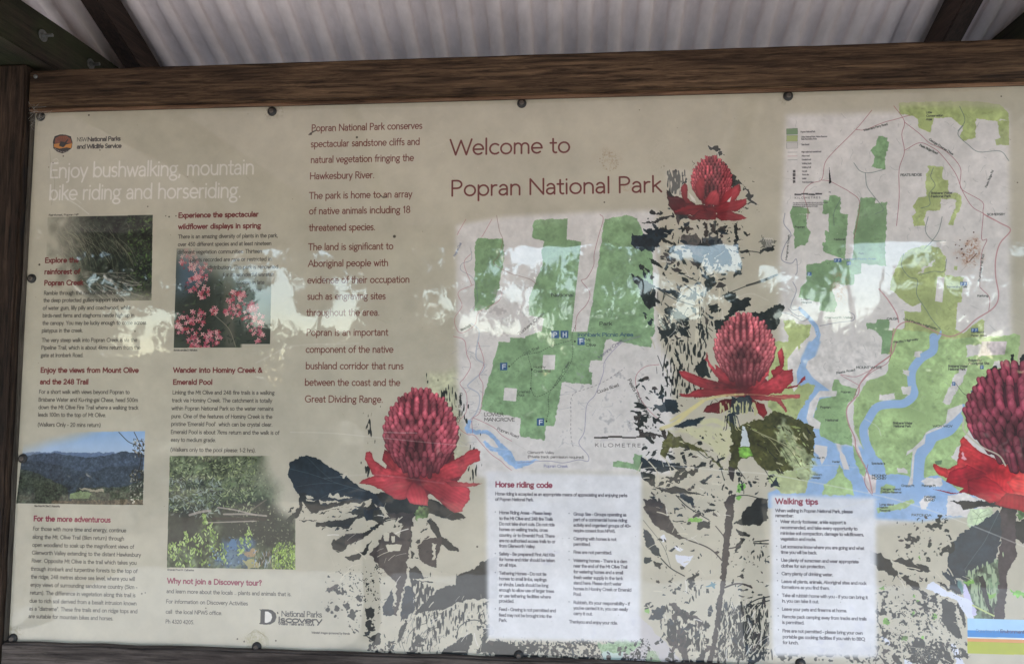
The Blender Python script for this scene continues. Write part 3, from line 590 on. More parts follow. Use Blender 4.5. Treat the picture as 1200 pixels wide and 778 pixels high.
speckle(A3([(30, 480), (150, 440), (300, 540), (340, 640), (330, 740), (260, 660), (140, 600)]), .95, DARK, NF)
speckle(A3([(160, 480), (290, 560), (350, 700), (260, 650), (180, 590)]), .35, DARK, NF, soft=7)
speckle(A3([(60, 280), (160, 280), (140, 460), (40, 420)]), 1.3, DARK, NF)
lv(A3([(250, 490), (300, 490), (300, 520), (290, 545), (258, 530)]), DARK); lv(A3([(55, 390), (110, 368), (118, 378), (70, 405)]), BROWN)
for c in ((60, 497), (108, 492), (190, 530), (222, 440)): lv(A3([(c[0]-14, c[1]-8), (c[0]+4, c[1]-14), (c[0]+15, c[1]), (c[0]+2, c[1]+16), (c[0]-10, c[1]+10)]), DARK, rag=2)
speckle(A3([(480, 530), (760, 450), (900, 450), (900, 560), (700, 640), (620, 730), (430, 735)]), 1.15, DARK, NV)
speckle(A3([(430, 680), (520, 600), (600, 640), (600, 740), (430, 740)]), .6, DARK, NF); speckle(A3([(800, 580), (918, 560), (918, 640), (820, 700)]), .6, DARK, NF)
stroke(A3([(722, 615), (740, 580), (790, 552), (840, 555), (885, 585)]), 3, DARK, .8)
lv(A3([(630, 740), (660, 700), (740, 640), (800, 622), (802, 660), (780, 700), (780, 720), (700, 740)]), DARK); lv(A3([(815, 722), (860, 670), (918, 655), (960, 660), (960, 700), (890, 705)]), DARK)
for k in range(40):
    x_, y_ = A3([(random.uniform(430, 640), random.uniform(480, 720))])[0]; a_ = random.uniform(-2.0, -.6); L_ = random.uniform(6, 26)
    stroke([(x_, y_), (x_+L_*.5*math.cos(a_), y_+L_*.5*math.sin(a_)), (x_+L_*math.cos(a_+.2), y_+L_*math.sin(a_+.2))], random.choice([1, 1.4, 2]), DARK, .75)
# around the upper flower and down its stalk
speckle(A4([(100, 270), (200, 270), (270, 300), (215, 450), (130, 430)]), .55, DARK, NV, soft=5)
fill(A4([(100, 280), (200, 262), (300, 290), (210, 460), (120, 400)]), PALE, .35, soft=5, rag=4)
for pl in ([(380, 100), (410, 95), (440, 130), (470, 150), (465, 180), (430, 165), (400, 130), (382, 130)], [(290, 205), (300, 240), (292, 262)], [(500, 280), (590, 350), (605, 380), (540, 380), (505, 330)], [(605, 375), (650, 400), (690, 460), (720, 520), (690, 500), (650, 500), (620, 480), (660, 470), (625, 420)], [(240, 310), (270, 330), (230, 380), (215, 360)], [(440, 210), (500, 240), (505, 262), (460, 235)]):
    fill(A4([(x_+3, y_+6) for x_, y_ in pl]), PALE, .75, rag=5, soft=1); fill(A4(pl), DARK, .85, rag=6)
speckle(A4([(0, 450), (110, 440), (120, 560), (0, 580)]), 1.0, DARK, NF, soft=5); speckle(A4([(480, 300), (560, 300), (600, 480), (700, 520), (560, 560)]), .8, DARK, NB, soft=6)
lv(A4([(110, 400), (170, 440), (300, 560), (200, 600), (130, 500)]), DARK, tex=.2)
for pl, c_ in (([(60, 60), (140, 38), (250, 0), (260, 12), (180, 50), (80, 62)], DARK), ([(75, 95), (200, 80), (262, 108), (160, 180), (130, 235), (0, 200), (0, 130), (90, 125)], DBLUE), ([(200, 235), (265, 170), (270, 195), (250, 235)], DARK), ([(95, 270), (150, 290), (195, 335), (140, 320)], DARK),
              ([(0, 370), (40, 380), (100, 420), (140, 440), (145, 560), (110, 580), (60, 530), (40, 440), (0, 400)], DARK), ([(150, 445), (250, 470), (330, 500), (345, 512), (250, 502), (170, 470)], DBLUE), ([(300, 130), (400, 130), (440, 200), (430, 260), (380, 300), (370, 240), (310, 180)], BROWN), ([(420, 160), (520, 130), (570, 200), (620, 270), (600, 320), (540, 310), (520, 240), (470, 250)], DBLUE),
              ([(380, 270), (450, 262), (440, 300), (400, 330)], DARK), ([(450, 380), (500, 380), (510, 430), (460, 460), (440, 420)], DARK), ([(570, 490), (630, 485), (640, 520), (730, 520), (720, 570), (640, 600), (590, 640), (540, 700), (530, 740), (500, 650), (560, 650), (610, 560), (570, 520)], DARK), ([(470, 560), (530, 545), (540, 580), (485, 612)], DARK),
              ([(770, 240), (830, 200), (870, 190), (860, 230), (800, 248)], DARK), ([(730, 600), (800, 590), (880, 555), (925, 560), (920, 600), (890, 680), (850, 722), (780, 690), (745, 640)], DARK), ([(385, 430), (400, 420), (390, 550), (375, 540)], BROWN), ([(410, 590), (428, 570), (425, 690), (410, 690)], DARK),
              ([(620, 60), (640, 50), (648, 220), (632, 225)], DARK), ([(250, 610), (290, 620), (340, 640), (350, 670), (300, 680), (250, 640)], DARK), ([(170, 660), (230, 700), (240, 740), (200, 730)], DARK), ([(240, 680), (330, 700), (360, 760), (300, 740)], DARK)):
    lv(A5(pl), c_, rag=2.6, tex=.14)
fill(A5([(775, 170), (800, 145), (850, 150), (870, 190), (800, 215)]), DARK, .5, rag=5); 
for k in range(5): stroke(A5([(785+k*14, 165+k*3), (800+k*13, 150), (820+k*10, 170+k*3), (815+k*8, 205)]), 1.6, PALE, .8)
for p in ([(550, 500), (700, 440), (880, 372)], [(240, 330), (330, 380), (395, 410)], [(450, 340), (520, 400), (560, 470)], [(130, 440), (260, 520), (380, 560)], [(150, 570), (250, 680), (330, 740)], [(620, 230), (720, 230), (790, 240)], [(430, 330), (500, 230), (520, 130)]):
    stroke(A5(p), 3, DARK, .8)
stroke(A5([(700, 438), (800, 410), (885, 372)]), 7, DARK, .6)
for p, w_ in (([(455, 250), (420, 360), (405, 480), (400, 640), (390, 800)], 9), ([(435, 340), (425, 480), (415, 620), (405, 800)], 4), ([(465, 345), (530, 420), (530, 560)], 7), ([(490, 360), (570, 440), (580, 480)], 5), ([(150, 570), (230, 680), (300, 760)], 9), ([(230, 580), (330, 470), (400, 440)], 4)):
    stroke(A5(p), w_, BEIGE*1.1, .95)
speckle(A5([(140, 560), (380, 560), (380, 778), (160, 778)]), 1.0, DARK, NF); speckle(A5([(400, 640), (480, 640), (470, 778), (400, 778)]), .6, DARK, NV); speckle(A5([(260, 80), (600, 60), (640, 420), (380, 300)]), .9, DARK, NF)
fill(A5([(260, 60), (560, 60), (560, 230), (330, 240)]), PALE, .25, rag=8, soft=3)
speckle([(775, 395), (835, 395), (830, 470), (770, 470)], 1.25, DARK, NV)
for k in range(34):
    x_, y_ = random.uniform(765, 835), random.uniform(330, 470); a_ = random.uniform(.6, 2.2); L_ = random.uniform(5, 22)
    stroke([(x_, y_), (x_+L_*math.cos(a_), y_+L_*math.sin(a_))], random.choice([1.5, 2.5, 4]), random.choice([DARK, DARK, BEIGE*1.08]), .8)
lv(A6([(180, 400), (240, 365), (260, 440), (270, 480), (200, 470), (178, 430)]), DARK); lv(A6([(290, 130), (360, 125), (350, 180), (310, 220)]), DARK)
lv(A6([(-5, 615), (70, 615), (75, 690), (0, 690)]), DBLUE); lv(A6([(60, 778), (240, 715), (180, 760)]), DARK); lv(A6([(45, 400), (52, 400), (48, 485), (38, 485)]), DARK); lv(A6([(50, 320), (75, 350), (100, 430), (110, 430), (125, 380), (105, 450), (70, 380)]), DARK)
# below the middle flower: leaves, the tall stalk
OL = C3(104, 104, 58); CR = C3(206, 202, 158)
fill(A7([(200, 180), (450, 150), (620, 170), (600, 300), (560, 360), (480, 270), (350, 200)]), CR, .7, rag=3, soft=3)
lv(A7([(560, 80), (640, 150), (690, 135), (900, 60), (1110, 150), (1110, 340), (1060, 380), (900, 440), (880, 430), (790, 410), (740, 340), (660, 340), (640, 400), (600, 430), (585, 360), (610, 260), (600, 170)]), OL*.72, tex=.12, rag=2.4)
fill(A7([(900, 110), (960, 150), (1010, 250), (1110, 330), (1120, 480), (1010, 470), (960, 380), (900, 300), (880, 200)]), CR*.6+MG*.4, .8, rag=6, soft=2, tex=.14)
lv(A7([(180, 280), (215, 180), (260, 215), (330, 240), (440, 300), (500, 370), (590, 420), (470, 330), (340, 282), (250, 280), (205, 340), (175, 330)]), OL*.85, rag=2.4, tex=.12)
fill(A7([(655, 280), (720, 280), (730, 335), (652, 335)]), C3(116, 160, 72), rag=2, tex=.15); fill(A7([(672, 150), (688, 150), (718, 260), (716, 275), (660, 275), (668, 220)]), C3(206, 212, 214), rag=1)
lv(A7([(590, 400), (630, 400), (620, 490), (585, 440)]), BROWN)
lv(A7([(45, 180), (100, 185), (200, 210), (180, 215), (50, 215)]), BROWN); lv(A7([(170, 170), (200, 168), (215, 225), (195, 228)]), BROWN)
lv(A7([(55, 335), (90, 350), (180, 360), (320, 395), (250, 420), (150, 430), (50, 400)]), DBLUE); lv(A7([(60, 430), (140, 440), (145, 520), (100, 500), (60, 460)]), DARK)
for p in ([(80, 340), (150, 420), (160, 480)], [(180, 330), (220, 370), (240, 430)]): stroke(A7(p), 4, BEIGE*1.06)
lv(A7([(200, 500), (260, 450), (360, 400), (440, 370), (400, 420), (300, 470), (240, 495)]), DARK, rag=3.5)
lv(A7([(130, 520), (200, 530), (260, 515), (380, 550), (450, 575), (360, 560), (270, 560), (180, 545)]), DARK)
lv(A7([(270, 555), (340, 565), (375, 590), (390, 650), (330, 600)]), DBLUE, rag=2.5); stroke(A7([(270, 570), (340, 640), (470, 720)]), 3, DARK)
lv(A7([(75, 600), (160, 590), (200, 650), (230, 720), (275, 790), (215, 778), (150, 740), (100, 680), (70, 640)]), BROWN, rag=2.5)
lv(A7([(430, 660), (510, 650), (500, 670), (440, 678)]), DARK); lv(A7([(255, 722), (330, 724), (325, 730), (258, 730)]), DARK); lv(A7([(400, 735), (480, 725), (470, 770), (400, 778)]), DARK)
fill(A7([(335, 715), (430, 712), (420, 735), (345, 732)]), C3(126, 176, 78), rag=3, tex=.1); speckle(A7([(640, 500), (700, 500), (690, 600), (630, 620)]), -.3, C3(122, 178, 84), NF, soft=6)
lv(A7([(590, 570), (630, 560), (620, 640), (610, 778), (568, 778), (575, 660), (560, 630)]), BROWN)
lv(A7([(620, 745), (700, 680), (760, 585), (825, 590), (825, 700), (790, 740), (720, 755)]), DARK); stroke(A7([(620, 575), (700, 570), (780, 590)]), 2.5, DARK)
lv(A7([(570, 100), (610, 60), (640, 90), (630, 160), (600, 120)]), DBLUE); lv(A7([(250, 150), (360, 110), (450, 95), (390, 150), (300, 160)]), DBLUE)
for k in range(9): stroke(A7([(560+k*10, 90), (548+k*14, 160), (535+k*18, 175)]), 2.4, random.choice([CR, DARK, DBLUE]), .8)
for p in ([(520, 330), (560, 470), (565, 470)], [(640, 400), (690, 470)], [(800, 400), (860, 490), (900, 500)], [(810, 280), (880, 350)], [(400, 300), (450, 340)]): stroke(A7(p), 2.5, DARK, .85)
lv(A7([(540, 535), (560, 490), (565, 495), (552, 540)]), DARK); lv(A7([(845, 520), (880, 455), (900, 520)]), DBLUE)
speckle(A7([(20, 60), (180, 80), (200, 200), (20, 200)]), .55, DARK, NF); speckle(A7([(0, 0), (130, 0), (130, 100), (0, 80)]), .9, DARK, NH); lv(A7([(10, 90), (60, 85), (50, 118), (15, 115)]), BROWN, rag=2.5)
speckle(A7([(400, 190), (480, 190), (480, 300), (400, 280)]), 1.3, DARK, NF); speckle(A7([(460, 460), (800, 430), (780, 560), (460, 640)]), 1.9, DARK, NF)
lv(A7([(130, 20), (200, 10), (280, 15), (275, 70), (200, 60), (130, 40)]), DBLUE, alpha=.8, rag=3)
# the stalk (lower) with its leaves
lv(A8([(490, -60), (525, -60), (520, 40), (505, 120), (500, 200), (485, 330), (470, 430), (455, 560), (440, 640), (410, 778), (385, 778), (405, 680), (425, 590), (435, 470), (455, 380), (460, 250), (470, 140), (480, 40)]), BROWN, rag=1.4)
lv(A8([(75, 0), (160, 0), (200, 40), (240, 110), (285, 138), (240, 135), (170, 100), (110, 50)]), BROWN); stroke(A8([(280, 138), (370, 170), (420, 200), (462, 245)]), 4, BROWN)
lv(A8([(60, 80), (90, 100), (130, 170), (150, 232), (100, 210), (65, 160)]), DBLUE, rag=2.5); stroke(A8([(150, 235), (200, 285), (270, 325)]), 3.4, DARK)
lv(A8([(60, 235), (100, 225), (95, 255), (65, 262)]), DBLUE); lv(A8([(105, 250), (160, 260), (145, 290), (120, 275)]), DARK)
lv(A8([(540, 60), (570, 0), (600, -30), (695, -30), (690, 40), (640, 65)]), DARK); lv(A8([(530, 85), (600, 110), (605, 128), (545, 112)]), DARK); lv(A8([(518, 215), (560, 130), (580, 135), (560, 180), (530, 200)]), DARK); stroke(A8([(490, 185), (530, 178), (560, 160)]), 4, BROWN)
stroke(A8([(475, 385), (530, 365), (580, 368), (615, 385)]), 5, BROWN); lv(A8([(560, 365), (612, 375), (618, 388), (580, 380)]), BROWN)
for p in ([(625, 150), (700, 142)], [(625, 158), (700, 160)], [(565, 490), (640, 445), (705, 430)], [(575, 490), (640, 468), (705, 450)]): stroke(A8(p), 3.6, DARK)
stroke(A8([(430, 70), (455, 100), (470, 120)]), 3, BROWN); lv(A8([(430, 470), (440, 465), (440, 488), (432, 490)]), DARK)
lv(A8([(185, 458), (230, 465), (265, 510), (330, 530), (355, 545), (372, 590), (350, 580), (330, 550), (270, 548), (220, 510)]), BROWN, rag=2.4)
lv(A8([(85, 550), (110, 500), (165, 470), (168, 545), (130, 555)]), DBLUE, rag=2.6); lv(A8([(172, 650), (215, 600), (280, 600), (285, 700), (300, 778), (265, 760), (240, 700), (200, 680)]), BROWN, rag=2)
stroke(A8([(225, 600), (245, 690)]), 4, BEIGE*1.05); lv(A8([(330, 750), (370, 690), (385, 700), (370, 778), (330, 778)]), DARK)
lv(A8([(505, 640), (545, 640), (550, 700), (510, 680)]), DARK, rag=3)
fill(A8([(200, 185), (235, 172), (270, 190), (240, 198)]), C3(228, 226, 232), rag=2); fill(A8([(220, 220), (318, 222), (270, 282), (240, 260)]), C3(222, 220, 228), rag=2); fill(A8([(145, 120), (170, 115), (178, 140), (155, 148)]), C3(224, 222, 228), rag=2)
fill(A8([(380, 378), (410, 370), (412, 350), (435, 355), (430, 388), (395, 388)]), C3(108, 140, 150), rag=2)
fill(A8([(70, 745), (85, 705), (120, 712), (150, 760), (140, 778), (80, 778)]), C3(104, 148, 62), rag=1.5, tex=.12)
for k in range(6): stroke(A8([(84+k*10, 712), (100+k*9, 770)]), 1.4, C3(150, 190, 100), .8)
fill(A8([(0, 670), (25, 655), (28, 690), (0, 700)]), C3(160, 184, 120), rag=2); fill(A8([(65, 495), (90, 490), (85, 520), (65, 515)]), C3(140, 184, 100), rag=2)
fill(A8([(-80, 400), (70, 560), (230, 720), (270, 800), (-80, 800)]), C3(198, 190, 204), .55, rag=2)
stroke(A8([(60, 40), (160, 170), (200, 280)]), 2.0, DARK, .5)
speckle(A8([(440, 480), (700, 460), (720, 770), (440, 770)]), .75, DARK, NV, soft=8); speckle(A8([(470, 560), (700, 560), (700, 770), (480, 770)]), 1.0, DARK, NF); speckle(A8([(270, 380), (370, 380), (370, 460), (280, 460)]), 1.1, DARK, NV, soft=6)
speckle(A8([(620, 160), (700, 160), (690, 290), (640, 280)]), .9, DARK, NV, soft=6); speckle(A8([(160, 470), (400, 560), (390, 760), (170, 640)]), .9, DARK, NV, soft=6); speckle(A8([(100, 300), (420, 300), (400, 480), (120, 420)]), 2.0, DARK, NF)
for k in range(60):
    x_, y_ = A8([(random.uniform(455, 700), random.uniform(520, 770))])[0]; a_ = random.uniform(-2.1, -1.0); L_ = random.uniform(6, 26)
    stroke([(x_, y_), (x_+L_*math.cos(a_), y_+L_*math.sin(a_))], random.choice([1.2, 2, 3.4]), random.choice([DARK, DARK, BEIGE*1.07]), .85)
# around the right flower
lv(r6([(598, 180), (630, 125), (648, 105), (650, 150), (640, 200), (600, 225)]), DARK); lv(r6([(718, 58), (732, 55), (730, 125), (715, 125)]), DARK); lv(r6([(755, 70), (778, 60), (800, 80), (800, 200), (760, 110)]), DARK)
lv(B2([(45, 95), (120, 95), (260, 100), (250, 120), (180, 120), (120, 130), (100, 130), (90, 110)]), DARK); fill(B2([(125, 130), (230, 128), (215, 160), (150, 215), (115, 200)]), C3(192, 206, 170), rag=2, tex=.06)
for p in ([(140, 135), (170, 160), (190, 190)], [(200, 132), (170, 150), (150, 200)], [(130, 170), (170, 165), (210, 150)]): stroke(B2(p), 1.5, C3(130, 150, 110), .8)
lv(B2([(245, 135), (180, 180), (130, 205), (85, 235), (55, 280), (35, 330), (35, 390), (60, 410), (100, 420), (160, 410), (200, 380), (240, 330), (262, 250), (270, 150)]), C3(44, 56, 66), rag=2, tex=.05)
for p in ([(250, 145), (215, 215), (190, 265), (150, 320), (105, 385)], [(265, 150), (272, 220), (250, 330)]): stroke(B2(p), 1.6, C3(96, 110, 112), .7)
lv(B2([(255, 110), (325, 100), (320, 300), (330, 330), (300, 360), (285, 400), (275, 590), (230, 590), (240, 400), (262, 250)]), C3(64, 54, 58), rag=1.6, tex=.08)
lv(B2([(320, 180), (400, 160), (400, 260), (350, 270), (320, 250)]), DARK); fill(B2([(325, 110), (420, 110), (420, 160), (330, 170)]), C3(110, 150, 90), rag=3, tex=.25)
fill(B2([(100, 420), (250, 330), (250, 480), (225, 590), (150, 590)]), C3(84, 100, 78), rag=2, tex=.28); speckle(B2([(120, 380), (250, 330), (245, 520), (200, 580), (130, 500)]), .5, C3(160, 176, 140), NV, soft=4)
fill(B2([(105, 425), (140, 418), (150, 440), (120, 448)]), C3(120, 172, 74), rag=2, tex=.1); fill(B2([(190, 480), (240, 478), (230, 498), (200, 500)]), C3(130, 176, 84), rag=2)
lv(B2([(165, 410), (185, 405), (230, 580), (215, 575), (180, 480)]), DARK)
fill(B2([(50, 425), (95, 430), (110, 480), (60, 480)]), C3(90, 130, 130), rag=1, soft=3); fill(B2([(105, 430), (160, 570), (118, 580), (100, 520)]), C3(204, 198, 226), rag=1.5)
stroke(B2([(140, 530), (190, 555), (230, 575)]), 5, C3(190, 200, 130))
speckle([(1050, 625), (1110, 600), (1120, 650), (1070, 670)], 1.1, DARK, NF, soft=8)
fill(B2([(300, 470), (400, 475), (400, 498), (310, 492)]), C3(128, 184, 92), rag=2.5, tex=.08)
for pl, c_ in (([(0, 30), (60, 50), (130, 90), (190, 180), (150, 195), (80, 160), (0, 110)], DARK), ([(140, 85), (200, 78), (280, 100), (370, 130), (400, 170), (320, 165), (240, 130), (160, 105)], DARK), ([(205, 205), (240, 195), (310, 240), (335, 285), (300, 280), (240, 250)], DARK), ([(330, 285), (370, 300), (370, 350), (340, 340)], DARK), ([(465, 165), (560, 190), (600, 320), (540, 310), (520, 230)], C3(44, 56, 66)), ([(440, 232), (500, 255), (600, 320), (520, 290)], DARK), ([(470, 340), (560, 380), (565, 480), (600, 600), (560, 610), (500, 520), (465, 480)], DARK), ([(560, 360), (590, 370), (635, 500), (625, 540)], DARK), ([(440, 620), (480, 625), (520, 700), (550, 778), (500, 778), (480, 700)], DARK), ([(580, 670), (630, 680), (660, 715), (630, 730)], DARK), ([(135, 710), (175, 710), (210, 778), (170, 778)], DARK), ([(40, 715), (90, 740), (130, 778), (100, 778)], DARK), ([(40, 350), (50, 500), (80, 535), (60, 545), (38, 470)], DARK), ([(175, 445), (215, 430), (215, 455)], DARK), ([(375, 730), (400, 725), (415, 778), (390, 778)], DARK)):
    lv(B5(pl), c_, rag=2.4)
fill(B5([(360, 270), (410, 225), (500, 290), (670, 360), (677, 470), (640, 470), (560, 350), (420, 300)]), C3(220, 222, 236), rag=1.2)
fill(B5([(60, 590), (110, 600), (140, 660), (100, 650)]), C3(214, 214, 226), rag=2); fill(B5([(530, 640), (560, 640), (600, 740), (620, 778), (570, 778)]), C3(216, 216, 228), rag=2); fill(B5([(215, 745), (240, 735), (280, 778), (230, 778)]), C3(222, 222, 230), rag=2)
for c in ((70, 275, 18), (285, 328, 14), (315, 368, 19), (278, 440, 17), (420, 460, 22), (100, 492, 28), (218, 605, 22), (345, 598, 12), (288, 630, 14), (322, 65, 13)):
    x_, y_, r_ = c; n_ = 7; ph = random.uniform(0, 6)
    fill(B5([(x_+r_*random.uniform(.6, 1.2)*math.cos(ph+k*6.28/n_), y_+r_*random.uniform(.6, 1.2)*math.sin(ph+k*6.28/n_)) for k in range(n_)]), C3(122, 176, 74), rag=2, tex=.12)
speckle(B5([(30, 180), (450, 180), (460, 600), (40, 620)]), 1.7, DARK, NF); speckle(B5([(240, 330), (370, 330), (370, 440), (250, 440)]), .9, DARK, NF); speckle(B5([(250, 620), (480, 620), (500, 778), (260, 778)]), -.2, DARK, NF, soft=6); speckle(B5([(270, 640), (470, 640), (470, 778), (280, 778)]), .8, BEIGE, NB)
speckle([(1030, 700), (1130, 690), (1130, 778), (1030, 778)], 1.6, DARK, NB)
speckle(B5([(0, 560), (200, 600), (240, 778), (0, 778)]), 1.4, DARK, NF)
speckle([(575, 750), (760, 748), (760, 776), (560, 776)], .75, DARK, NB, soft=5); speckle([(575, 755), (640, 752), (640, 776), (570, 776)], .3, DARK, NF, soft=4); speckle([(905, 752), (1030, 760), (1030, 778), (905, 776)], .8, DARK, NF, soft=5)
lv(B3([(420, 710), (470, 665), (560, 655), (640, 680), (650, 740), (560, 750), (520, 720), (470, 715)]), DARK, rag=3)
lv(Z(3.413, 550, 550, [(700, 120), (760, 115), (785, 150), (800, 220), (780, 250), (740, 220), (700, 160)]), BROWN, rag=2)
fill([(700, 755), (740, 748), (752, 752), (735, 765), (705, 766)], MG*1.1, .8, rag=4, soft=1); fill([(705, 762), (730, 765), (728, 776), (708, 776)], C3(190, 206, 196), rag=3)
# broken shards of leaf and pale slivers of stem, as the bleached photograph leaves them
def debris(pts, n, size=(2, 7), cols=(DARK, DARK, DBLUE, BROWN), el=(.18, .6), ang=None, alpha=.95, rag=1.3):
    xs = [p[0] for p in pts]; ys = [p[1] for p in pts]; k = 0; np_ = len(pts)
    def inside(x, y):
        c = False
        for i in range(np_):
            (x1, y1), (x2, y2) = pts[i], pts[(i+1) % np_]
            if (y1 > y) != (y2 > y) and x < (x2-x1)*(y-y1)/(y2-y1)+x1: c = not c
        return c
    for _ in range(n*3):
        if k >= n: break
        x, y = random.uniform(min(xs), max(xs)), random.uniform(min(ys), max(ys))
        if not inside(x, y): continue
        k += 1; s = random.uniform(*size)*random.choice([.5, .7, 1, 1]); e = random.uniform(*el); a = random.uniform(0, 6.28) if ang is None else random.gauss(*ang); m = random.randint(5, 8)
        q = []
        for j in range(m):
            t = 6.28*j/m; r_ = random.uniform(.45, 1.0); u = math.cos(t)*r_*s; w = math.sin(t)*r_*s*e
            q.append((x+u*math.cos(a)-w*math.sin(a), y+u*math.sin(a)+w*math.cos(a)))
        fill(q, random.choice(cols), alpha, rag=rag, tex=.05)
debris(A5([(100, 60), (600, 60), (700, 240), (640, 420), (430, 460), (200, 330)]), 90, (3, 11), ang=(.9, .9))
debris(A5([(60, 300), (380, 400), (390, 778), (140, 778), (40, 520)]), 70, (2, 9), ang=(.7, .6))
debris(A5([(400, 300), (480, 320), (490, 778), (400, 778)]), 30, (2, 7), ang=(1.5, .4))
debris([(745, 440), (800, 440), (800, 480), (770, 530), (745, 500)], 45, (2, 8), ang=(.3, .7))
debris([(760, 250), (800, 240), (880, 262), (900, 300), (800, 300)], 30, (3, 9), ang=(.2, .7))
debris(A7([(60, 240), (560, 300), (600, 560), (120, 560)]), 60, (2, 9), ang=(-.35, .5)); debris(A7([(640, 420), (900, 450), (830, 560), (640, 560)]), 22, (1.5, 6))
debris(A7([(90, 560), (560, 560), (560, 778), (200, 778)]), 40, (2, 7), ang=(.5, .6))
debris(A8([(70, 140), (450, 100), (440, 500), (90, 480)]), 60, (1, 5)); debris(A8([(70, 460), (420, 500), (380, 778), (180, 778)]), 80, (2, 9), ang=(-1.2, .6)); debris(A8([(520, 120), (700, 150), (700, 460), (500, 460)]), 50, (1, 6), ang=(-.4, .7)); debris(A8([(450, 480), (705, 440), (705, 770), (430, 770)]), 150, (2, 10), ang=(-1.35, .35), el=(.1, .35))
debris(A3([(60, 260), (380, 260), (400, 400), (330, 640), (150, 600), (30, 480)]), 60, (1, 3.5)); debris(A3([(330, 30), (620, 60), (640, 240), (420, 240)]), 25, (1.5, 5)); debris(A3([(430, 520), (880, 460), (880, 730), (420, 735)]), 90, (1.2, 5), ang=(-1.1, .5), el=(.1, .4)); debris(A3([(200, 600), (420, 640), (420, 740), (300, 740)]), 35, (2, 6))
debris(A1([(80, 640), (560, 640), (560, 778), (60, 778)]), 40, (2, 7), ang=(-.3, .4))
debris(B5([(30, 160), (470, 200), (470, 640), (40, 650)]), 120, (1, 4.5)); debris(B5([(0, 600), (640, 620), (660, 778), (0, 778)]), 70, (1.5, 7)); debris([(1045, 612), (1112, 600), (1100, 660), (1050, 650)], 45, (1, 5), ang=(-.8, .6))
debris([(755, 748), (905, 745), (905, 776), (755, 776)], 50, (2, 8)); debris([(570, 748), (750, 750), (750, 776), (570, 776)], 70, (1.5, 8))
SLV = (BEIGE*1.07, BEIGE*1.1, PALE)
for reg, n, an in ((A5([(100, 60), (620, 60), (640, 430), (140, 760)]), 40, (.9, .8)), (A7([(60, 320), (580, 240), (560, 700), (100, 700)]), 34, (.6, .8)), (A8([(80, 0), (420, 60), (400, 760), (180, 760)]), 26, (.9, .6)), (A8([(500, 480), (700, 480), (700, 770), (480, 770)]), 70, (-1.35, .3)), (A3([(60, 0), (460, 0), (440, 400), (280, 260)]), 24, (-.5, .5)), (A3([(430, 480), (880, 430), (880, 735), (430, 735)]), 24, (-1.1, .5)), (B5([(130, 60), (640, 160), (620, 760), (200, 760)]), 36, (.7, .6))):
    xs = [p[0] for p in reg]; ys = [p[1] for p in reg]
    for _ in range(n):
        x, y = random.uniform(min(xs), max(xs)), random.uniform(min(ys), max(ys)); a = random.gauss(*an); L = random.uniform(4, 16)
        stroke([(x, y), (x+L*.5*math.cos(a), y+L*.5*math.sin(a)), (x+L*math.cos(a+.08), y+L*math.sin(a+.08))], random.choice([1, 1.5, 2, 3.5]), random.choice(SLV), .9)

# the ribbed pale-green and olive leaves under the middle flower
debris(A7([(700, 130), (1090, 160), (1110, 440), (900, 440), (760, 330)]), 60, (2, 8), cols=(OL*.6, OL, CR*.9, DARK, C3(140, 150, 90)), ang=(.7, .3), el=(.08, .3))
debris(A7([(880, 120), (1110, 200), (1120, 480), (960, 470), (880, 260)]), 70, (1.5, 5), cols=(CR, CR*.9, C3(176, 190, 130), OL*.8), ang=(.8, .5), el=(.1, .4))
debris(A7([(220, 170), (600, 170), (590, 330), (300, 280)]), 40, (1.5, 6), cols=(CR, OL*.8, DARK, BEIGE), ang=(.4, .5), el=(.12, .4))
for k in range(9): stroke(A7([(690+k*6, 150+k*3), (780+k*26, 200+k*12), (860+k*28, 300+k*16)]), 2.0, random.choice([OL*.55, CR*.9]), .7)

for p, w_ in ((A1([(84, 470), (200, 500), (330, 545), (470, 585)]), 1.6), (A1([(120, 560), (230, 545), (330, 545)]), 1.2), (A1([(170, 410), (240, 480), (300, 530)]), 1.2), (A1([(230, 625), (300, 590), (380, 565)]), 1.2)): stroke(p, w_, C3(96, 104, 108), .6)
for pl in ([(285, 595), (330, 600), (400, 612), (340, 622), (280, 618)], [(150, 600), (200, 612), (180, 622)], [(345, 500), (372, 492), (380, 515), (356, 520)]): fill(A1(pl), BEIGE*1.03, rag=2.2)
# ================= the printed photographs
def photo_mask(pts, soft=1): return mask(pts, 0, soft)
def leaves(box, n, cols, L, w, ang=(0, 6.28), fade=None, alpha=.9):
    x0, y0, x1, y1 = box
    for _ in range(n):
        x_, y_ = random.uniform(x0, x1), random.uniform(y0, y1)
        if fade is not None and random.random() > fade(x_, y_): continue
        c = cv((x_, y_)); l_ = random.uniform(*L)
        leaf(c[0], c[1], l_, l_*random.uniform(*w), random.uniform(*ang), random.choice(cols)*random.uniform(.8, 1.2), alpha)
def keep(sl_pts): 
    xs = cvs(sl_pts); x0, y0 = xs.min(0).astype(int)-70; x1, y1 = xs.max(0).astype(int)+70
    return (slice(max(0, y0), y1), slice(max(0, x0), x1))
def framed(pts, drawer, alphaf):
    """draw a photograph in its own frame, then let it fade into the ground colour where alphaf says so"""
    sl = keep(pts); back = ART[sl].copy(); drawer(); m, ms = mask(pts)
    full = np.zeros((CH, CW), np.float32); full[ms] = m
    Y, X = np.mgrid[sl[0], sl[1]].astype(np.float32); c = cvs(pts)
    u = (X-c[:, 0].min())/(np.ptp(c[:, 0])); v = (Y-c[:, 1].min())/(np.ptp(c[:, 1]))
    a = (full[sl]*np.clip(alphaf(u, v, sl), 0, 1))[..., None]
    ART[sl] = back*(1-a)+ART[sl]*a
def ss(a, b, x): t = np.clip((x-a)/(b-a), 0, 1); return t*t*(3-2*t)

